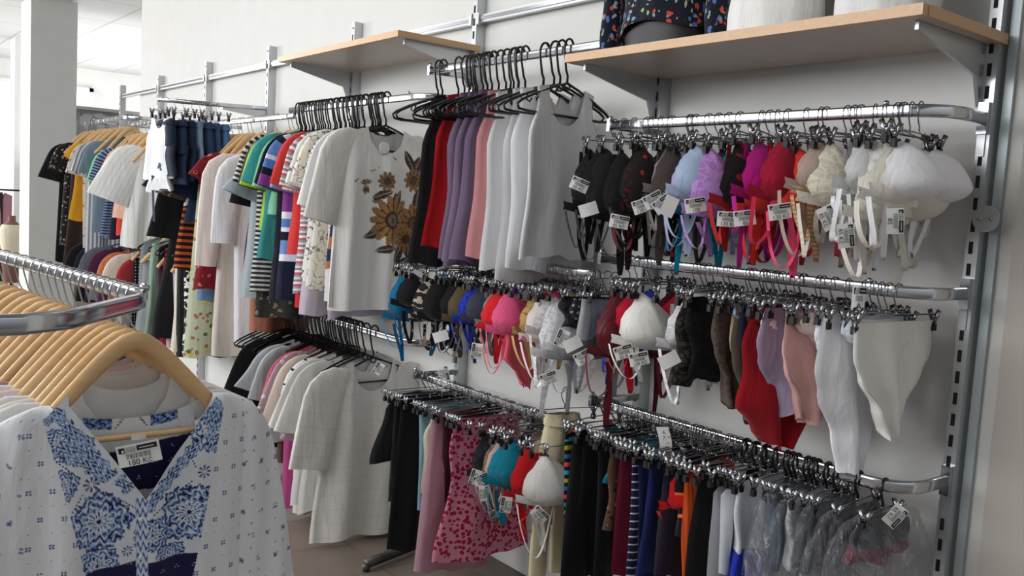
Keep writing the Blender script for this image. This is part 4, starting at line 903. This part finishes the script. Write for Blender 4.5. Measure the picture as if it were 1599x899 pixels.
b = MB(); b.sphere((-1.64, -1.66, FZ+.022), .009, CHROME); b.sphere((-2.9, -1.75, FZ+.022), .009, CHROME); b.build('finial', rk)
for x, y in ((-3.3, -1.78), (-3.3, -2.38)):
    MB().sweep([(x, y, 0.02), (x, y, FZ)], .015, .015, CHROME, 10).build('post', rk)
MB().box((-3.3, -2.08, .03), (.05, .8, .03), CHROME).build('foot', rk)
# far part of the rail slopes a touch, so garments sit at y(x)
def ry(x): return -1.655-(abs(x)-1.70)*.088
BX = RX; BZ = FZ-.112
def PB(px, py): p = onX(px, py, BX+.02); return p.y-RY, p.z-BZ
def seg(Y, Z, a, b_):
    y0, z0 = PB(*a); y1, z1 = PB(*b_); dy, dz = y1-y0, z1-z0; ln = math.hypot(dy, dz); t = ((Y-y0)*dy+(Z-z0)*dz)/ln**2; d = ((Y-y0)*-dz+(Z-z0)*dy)/ln; return t, d, ln
NAVY = '1d1c46'; MID = '36559c'; LT = '8fb2dc'
def bl_paint(Y, Z, inside=False):
    img = np.ones(Y.shape+(4,))*L3('e6e8ec')
    # sprigs on the plain cloth
    gy, gz = .036, .05; row = np.floor(Z/gz); yy = (Y+row*gy*.5) % gy-gy/2; zz = (Z % gz)-gz/2; r = np.hypot(yy, zz); th = np.arctan2(zz, yy)
    img = comp(img, ((r < .0052) & (np.abs(np.sin(2*th)) > .55) & (r > .0012))*1., '4a5f94')
    yy2 = (Y+row*gy*.5+gy/2) % gy-gy/2; zz2 = ((Z+gz/2) % gz)-gz/2; img = comp(img, (np.hypot(yy2, zz2) < .0013)*1., '5a6a98')
    # bib area between the two seams
    tl, dl, _ = seg(Y, Z, (62, 640), (132, 899)); tr, dr, _ = seg(Y, Z, (352, 615), (296, 899))
    bib = (dl > 0) & (dr < 0) if not inside else np.zeros(Y.shape, bool)
    img = comp(img, bib*1., 'dfe3ea')
    def med(px, py, R, rot=0., clip=None, asp=1.):
        nonlocal img
        y, z = PB(px, py); dy, dz = (Y-y)*asp, Z-z; a = math.radians(rot); u = dy*math.cos(a)+dz*math.sin(a); v = -dy*math.sin(a)+dz*math.cos(a)
        r = np.hypot(u, v); th = np.arctan2(v, u); e = (np.abs(u)**1.35+np.abs(v)**1.35)**(1/1.35)
        edge = R*(1.02+.05*np.sign(np.sin(th*16+.8))*np.abs(np.sin(th*16+.8))**.5+.03*np.sin(th*44)); m = (e < edge) & bib
        if clip is not None: m &= clip
        f1 = np.sin(r/R*24+2.4*np.cos(8*th)+1.2*np.sin(u*500)); f2 = np.sin(12*th+5*np.sin(r/R*14)); f3 = np.sin(u/R*24+1)*np.sin(v/R*24+1)
        img = comp(img, m*1., LT); img = comp(img, (m & (f1*f2 > .12))*1., MID); img = comp(img, (m & (f1 > .55) & (f3 > -.2))*1., NAVY)
        img = comp(img, (m & (f1 < -.72))*1., 'dfe5ee'); img = comp(img, (m & (e > edge*.9) & (f3 > -.3))*1., '25396f')
        img = comp(img, (m & (r < R*.4) & (np.abs(np.sin(8*th)) > .8))*1., 'e2e8f0'); img = comp(img, (m & (r < R*.07))*1., NAVY)
    def band(a, b_, wd, ph=0):
        nonlocal img
        t, d, ln = seg(Y, Z, a, b_); s = t*ln; ww = wd*(1+.25*np.sin(s*260+ph)); m = (t > 0) & (t < 1) & (np.abs(d) < ww) & bib
        f = np.sin(s*420+3*np.sin(d*500)); g = np.sin(d*900+2*np.cos(s*300)); img = comp(img, m*1., LT); img = comp(img, (m & (f*g > .05))*1., MID); img = comp(img, (m & (f > .5) & (g > -.2))*1., NAVY); img = comp(img, (m & (f < -.75))*1., 'dfe5ee')
    def dots(a, b_):
        nonlocal img
        t, d, ln = seg(Y, Z, a, b_); s = t*ln; q = (s % .0062)-.0031; img = comp(img, ((t > 0) & (t < 1) & (np.abs(d) < .0014) & (np.abs(q) < .0017) & bib)*1., '161a34')
    def star(px, py, R):
        nonlocal img
        y, z = PB(px, py); dy, dz = Y-y, Z-z; r = np.hypot(dy, dz); th = np.arctan2(dz, dy); img = comp(img, ((r < R) & (r > R*.25) & (np.abs(np.cos(4*th)) > .72) & bib)*1., '3c5288')
    med(152, 812, .058, 0); med(292, 796, .06, 45); med(328, 668, .05, 30, asp=1.15); med(93, 755, .03, 20)
    med(150, 882, .04, 45); med(262, 868, .034, 45); med(232, 830, .036, 45); med(92, 690, .03, 45); med(70, 645, .022, 10); med(118, 700, .032, 30)
    band((72, 628), (172, 742), .011); band((92, 690), (165, 745), .012, 2); band((345, 600), (322, 700), .012, 1); band((305, 690), (222, 792), .011, 3); band((200, 762), (180, 742), .01)
    for a, b_ in (((80, 714), (122, 744)), ((160, 764), (214, 792)), ((108, 797), (127, 767)), ((233, 800), (298, 746)), ((292, 706), (302, 726)), ((160, 740), (178, 728)), ((270, 735), (240, 752)), ((210, 850), (225, 838))): dots(a, b_)
    star(140, 753, .014); star(315, 733, .013); star(195, 855, .01)
    # placket and navy panels
    t, d, ln = seg(Y, Z, (216, 775), (217, 899)); pl = (t > -.02) & (np.abs(d) < .0095)
    y1 = PB(150, 888)[1]; y2 = PB(260, 866)[1]; yl = PB(130, 890)[0]; yr = PB(296, 866)[0]
    nav = ((Y < 0) & (Z < y1+(Y+.08)*.12) & bib & ~pl) | ((Y > -.01) & (Z < y2) & bib & ~pl)
    if not inside:
        img = comp(img, nav*1., NAVY); gy, gz = .03, .028; yy = (Y % gy)-gy/2; zz = (Z % gz)-gz/2; tri = (np.hypot(yy, zz-.0025) < .0011) | (np.hypot(yy-.003, zz+.002) < .0011) | (np.hypot(yy+.003, zz+.002) < .0011); img = comp(img, (nav & tri)*1., 'b9bdd8')
        img = comp(img, (pl & bib)*1., 'd8dee8'); f = np.sin(t*ln*300+2*np.sin(d*700)); img = comp(img, (pl & bib & (f > .1))*1., LT); img = comp(img, (pl & bib & (f > .55))*1., MID); img = comp(img, (bib & (np.abs(np.abs(d)-.0095) < .0006) & (t > 0))*1., 'aab4c4')
    return img
def bl_back(Y, Z):
    img = np.ones(Y.shape+(4,))*L3('e2e4e7'); yn = PB(222, 706)[1]
    m = (Z < yn+Y*.15) & (Z > yn-.085); img = comp(img, m*1., NAVY); gy, gz = .03, .028; yy = (Y % gy)-gy/2; zz = (Z % gz)-gz/2
    tri = (np.hypot(yy, zz-.0025) < .0011) | (np.hypot(yy-.003, zz+.002) < .0011) | (np.hypot(yy+.003, zz+.002) < .0011); img = comp(img, (m & tri)*1., 'b9bdd8')
    top = -.08-.041*np.sqrt(np.clip(1-(Y/.13)**2, 0, 1)); c = (Z > top-.02) & (np.abs(Y) > .0)
    f = np.sin(Y*330+2*np.sin(Z*400)); g = np.sin(Z*500+2*np.cos(Y*260)); k = c & (np.abs(Y) > .035) & (np.abs(Y) < .085); img = comp(img, (k)*1., LT); img = comp(img, (k & (f*g > 0))*1., MID); img = comp(img, (k & (f > .6))*1., NAVY)
    for s in (-1, 1):
        d = np.abs((Y-s*.022)*.8+s*(Z-top+.01)*.6); q = (Z % .005)-.0025; img = comp(img, (c & (d < .0013) & (np.abs(q) < .0014))*1., '161a34')
    return img
yL, zL = PB(108, 632); yR, zR = PB(335, 618); yV, zV = PB(222, 776)
def bl_top(y):
    l = zV+(zL-zV)*np.clip((yV-y)/(yV-yL), 0, 1)**.94; r = zV+(zR-zV)*np.clip((y-yV)/(yR-yV), 0, 1)**.94
    sh = -.06-.09*np.clip((np.abs(y)-.12)/.09, 0, 1)**.9
    return np.where((y > yL) & (y < yR), np.where(y < yV, l, r), sh)
ATT = fab(('attr', .97)); BW = .215
def blx(Y, Z, S): return .017+.02*np.sqrt(np.clip(1-S*S, 0, 1))*np.clip(-Z*5, 0, 1)+.006*np.clip((-Z-.1)*4, 0, 1)*(np.sin(Y*48+1)+.6*np.sin(Y*85+Z*4))
me = fine_sheet('patterned_blouse', lambda v: BW*(.93+.13*v), .62, bl_top, blx, bl_paint, 330, 430, ATT)
bl = link('patterned_blouse', me, None, TM((BX, RY, BZ), 0)); tag(bl, 'sheer white blouse with blue tile medallions and V neck, left foreground', 'blouse')
me = fine_sheet('back_panel', lambda v: BW*(.93+.13*v), .62, lambda y: np.where(np.abs(y) < .13, -.08-.041*np.sqrt(np.clip(1-(y/.13)**2, 0, 1)), -.08-.07*np.clip((np.abs(y)-.13)/.085, 0, 1)), lambda Y, Z, S: -.022*np.sqrt(np.clip(1-S*S, 0, 1))+0*Y, bl_back, 180, 260, ATT); link('back_panel', me, bl)
def bl_sleeve(s):
    nv, nu = 200, 150; q1 = np.linspace(0, 1, nv); th = np.linspace(0, 2*PI, nu)[None, :]
    e = np.clip(1-q1/.18, 0, 1); A = np.radians(10-3*q1+50*e); ln = .64; cyv = s*(.125+np.cumsum(np.sin(A))*ln/nv); czv = -.105-np.cumsum(np.cos(A))*ln/nv
    g = np.clip(q1/.2, 0, 1); rv = .03+(.08-.03)*g*(2-g)+.022*q1; q = q1[:, None]
    Yy = cyv[:, None]+(rv*np.cos(A))[:, None]*s*np.cos(th); Zz = czv[:, None]+(rv*np.sin(A))[:, None]*np.cos(th)
    Xx = .0+.024*np.sin(th)*(.8+.4*q)+.006*np.sin(6*th+q*3)*q+.004*np.sin(Yy*90)
    co = np.stack([Xx, Yy, Zz], -1).reshape(-1, 3); idx = np.arange(nu*nv).reshape(nv, nu); fc = np.stack([idx[:-1, :-1], idx[:-1, 1:], idx[1:, 1:], idx[1:, :-1]], -1).reshape(-1, 4)
    me = bpy.data.meshes.new('sleeve'); me.from_pydata(co.tolist(), [], fc.tolist()); me.polygons.foreach_set('use_smooth', np.ones(len(fc), dtype=bool)); me.materials.append(ATT)
    add_paint(me, bl_paint(Yy+3.0*s*0+.011, Zz, True).reshape(-1, 4)); link('sleeve', me, bl)
bl_sleeve(-1); bl_sleeve(1)
b = MB()
for py in (806, 864, 899): y, z = PB(216, py); b.sweep([(.036, y, z), (.04, y, z)], .0052, .0052, plain('pearl_button', 'e8eaec', .25), 14)
b.build('buttons', bl)
put_tag(bl, 0, 0, -1, '', 0) if False else None
def tag_at(root, px, py, X, txt, rot, w, h, yaw=PI/2, name='price_tag'):
    p = onX(px, py, X); M = Matrix.Translation(p) @ Matrix.Rotation(yaw, 4, 'Z') @ Matrix.Rotation(PI/2, 4, 'X') @ Matrix.Rotation(math.radians(rot), 4, 'Z')
    return link_tag(name, price_tag_mesh(txt, w, h), root, root.matrix_basis.inverted() @ M)
tag_at(bl, 217, 708, BX+.05, '180 Kč', 12, .074, .04, math.radians(68)); tag_at(bl, 217, 682, BX+.022, '', 0, .026, .01, PI/2, 'size_label')
hanger('wood', TM((BX-.006, RY, FZ), 0), 'front wooden hanger holding the blouse with blue tile medallions')
FG = [('white sheer blouse directly behind the medallion blouse', 'e6e6e6', .045), ('cream round necked blouse second behind the medallion blouse', 'ddd6cc', .085), ('white blouse third behind the medallion blouse', 'e4e6ea', .125), ('pale blush top fourth on the foreground rack', 'e6d0ca', .17), ('white top fifth on the foreground rack', 'dcdce0', .215), ('dusty rose top sixth on the foreground rack', 'a87c80', .26), ('beige rose top seventh on the foreground rack', 'd0b4ac', .31), ('cream top eighth on the foreground rack', 'd8d0c4', .36), ('pale pink top ninth on the foreground rack', 'e0c0c0', .41), ('grey pink top tenth on the foreground rack', 'b4a4a4', .46), ('mauve top eleventh on the foreground rack', '9a7c88', .52), ('ivory top twelfth on the foreground rack', 'dcd6c8', .58), ('coral top thirteenth on the foreground rack', 'c87870', .64), ('red top fourteenth on the foreground rack', 'b84048', .71), ('pink top fifteenth on the foreground rack', 'd08090', .78), ('white top sixteenth on the foreground rack', 'dcdcdc', .86), ('crimson top near the far end of the foreground rack', 'a82c40', .95), ('rose top last on the foreground rack', 'c88890', 1.05)]
for i, (lb, c, dx) in enumerate(FG):
    x = RX-dx; yy = ry(x); rz = math.radians(random.uniform(-4, 4))
    f = ('sheer', c, .8) if i == 0 else c
    o = make_top(TM((x, yy, FZ-.135), rz), .6, .21, fab(f), 'tee', (.4, 18, .085, .075, 8) if i % 2 == 0 else SL['short'], 'blouse', nd=(.1, .03) if i else (.12, .05), nw=.45, fold=.008, slope=.115); tag(o, lb, 'top'); hanger('wood', TM((x, yy, FZ), rz), 'wooden hanger holding the '+lb)
# ------------------------------------------------------------------ odds and ends
b = MB(); q0 = onZ(572, 880, .03); q1 = onZ(650, 850, .03)
b.sweep([q0, q1], .02, .02, plain('rack_foot', '4c4844', .4, .5), 4); b.sweep([q0, q0+Vector((0, 0, -.028))], .015, .015, plain('rack_foot', '4c4844', .4, .5), 8)
tag(b.build('rack_foot'), 'dark metal rack foot on the floor under the black skirts', 'rack foot')
# pink robes and small torso by the bright window
def at_depth(px, py, X): return onX(px, py, X)
for i, (px, X, w, lb) in enumerate([(2, -12.2, .13, 'pink robe at the far left edge by the window'), (46, -15.2, .17, 'pink robe seen between the two pillars')]):
    p = onX(px, 300 if i == 0 else 305, X); o = make_top(TM((X, p.y, p.z), .2), .95, w, fab('c08c9c'), 'straight', None, 'robe', nw=.3); tag(o, lb, 'robe')
    b = MB(); b.sweep([(X-.0, p.y-.25, p.z+.03), (X+.0, p.y+.2, p.z+.03)], .012, .012, DARK, 8); b.box((X, p.y, p.z/2), (.03, .03, p.z), DARK); tag(b.build('garment_stand'), 'dark garment stand holding the '+lb, 'stand')
p = onX(18, 400, -11.5)
o = thing('small_bust', 'small brown display bust with a cream and yellow top at left edge', 'mannequin', (p.x, p.y, 0))
b = MB(); rows = [[((.07*r*math.cos(a), .12*r*math.sin(a), z), (a*.1, z)) for a in [2*PI*i/20 for i in range(20)]] for z, r in ((p.z-.3, .6), (p.z-.1, .85), (p.z+.05, .8), (p.z+.2, .95), (p.z+.3, 1.), (p.z+.36, .75), (p.z+.4, .35), (p.z+.46, .33))]
b.grid(rows, plain('brown_torso', '7a5248', .5), wrap=True).build('torso', o); MB().sweep([(0, 0, .02), (0, 0, p.z-.28)], .02, .02, DARK, 8).build('pole', o)
b = MB(); rows = [[((.078*r*math.cos(a), .128*r*math.sin(a), z), (a*.1, z)) for a in [2*PI*i/20 for i in range(20)]] for z, r in ((p.z-.05, .85), (p.z+.05, .82), (p.z+.2, .97), (p.z+.3, 1.), (p.z+.36, .78))]
b.grid(rows, fab('e2dac4'), wrap=True).build('top', o)
# low grey partition with a coat beyond the wall end
p0 = onX(100, 168, -12.); p1 = onX(222, 176, -12.); zt = (p0.z+p1.z)/2
b = MB(); b.box((-12, (p0.y+p1.y)/2+.6, zt/2), (.06, p1.y-p0.y+1.2, zt), plain('grey_partition', '6c6c6a', .7)); b.box((-12, (p0.y+p1.y)/2+.6, zt), (.1, p1.y-p0.y+1.2, .04), plain('partition_cap', '8a8a88', .6)); tag(b.build('partition'), 'grey partition panel with dark cap beyond the end of the wall', 'partition')
for i, (px, w, c, lb) in enumerate([(132, .22, '5a5a5c', 'grey coat hanging on the partition beside the pillar'), (170, .3, '6e7072', 'light grey coat hanging on the partition near the end upright')]):
    p = onX(px, 178, -11.85); o = make_top(TM((-11.85, p.y, p.z), .0), .9, w, fab(c), 'long', SL['long'], 'coat', nw=.3); tag(o, lb, 'coat')
# ------------------------------------------------------------------ light
sc = bpy.context.scene
w = bpy.data.worlds.new('shop_ambient'); sc.world = w; w.use_nodes = True; nt = w.node_tree
bg = nt.nodes['Background']; tcw = nt.nodes.new('ShaderNodeTexCoord'); sx = nt.nodes.new('ShaderNodeSeparateXYZ'); cr = nt.nodes.new('ShaderNodeValToRGB'); mr = nt.nodes.new('ShaderNodeMapRange')
nt.links.new(tcw.outputs['Generated'], sx.inputs[0]); nt.links.new(sx.outputs[2], mr.inputs[0]); mr.inputs[1].default_value = -1.; nt.links.new(mr.outputs[0], cr.inputs[0]); nt.links.new(cr.outputs[0], bg.inputs[0])
el = cr.color_ramp.elements; el[0].position = .36; el[0].color = (.05, .05, .05, 1); el[1].position = .74; el[1].color = (.95, .97, 1, 1)
bg.inputs[1].default_value = .95
def area(name, loc, tgt, sx_, sy_, pw, col=(1, 1, 1)):
    l = bpy.data.lights.new(name, 'AREA'); l.shape = 'RECTANGLE'; l.size = sx_; l.size_y = sy_; l.energy = pw; l.color = col
    o = bpy.data.objects.new(name, l); C.objects.link(o); d = Vector(tgt)-Vector(loc); o.matrix_basis = Matrix.Translation(Vector(loc)) @ d.to_track_quat('-Z', 'Y').to_matrix().to_4x4()
area('window_daylight', (-4.2, -5.6, 2.75), (-3.6, 0, 1.7), 6, 1.4, 230, (.97, .985, 1))
area('left_daylight', (-12, -4.5, 2.2), (-9, 0, 1.6), 3.5, 2.2, 300)
area('ceiling_glow', (-3.2, -2.2, 3.2), (-3.2, -1.6, 0), 5, 1.6, 60, (1, .99, .97))
area('far_ceiling_fill', (-12.5, 1.8, 1.6), (-12.5, 1.8, 4), 4, 3, 110)  # added uplight, no shop fitting: brightens the far ceiling from below
area('far_fill', (-10.5, 3.6, 2.2), (-15, 1, 1.8), 2.5, 1.5, 25)
sc.view_settings.view_transform = 'Standard'; sc.view_settings.look = 'None'; sc.view_settings.exposure = 0
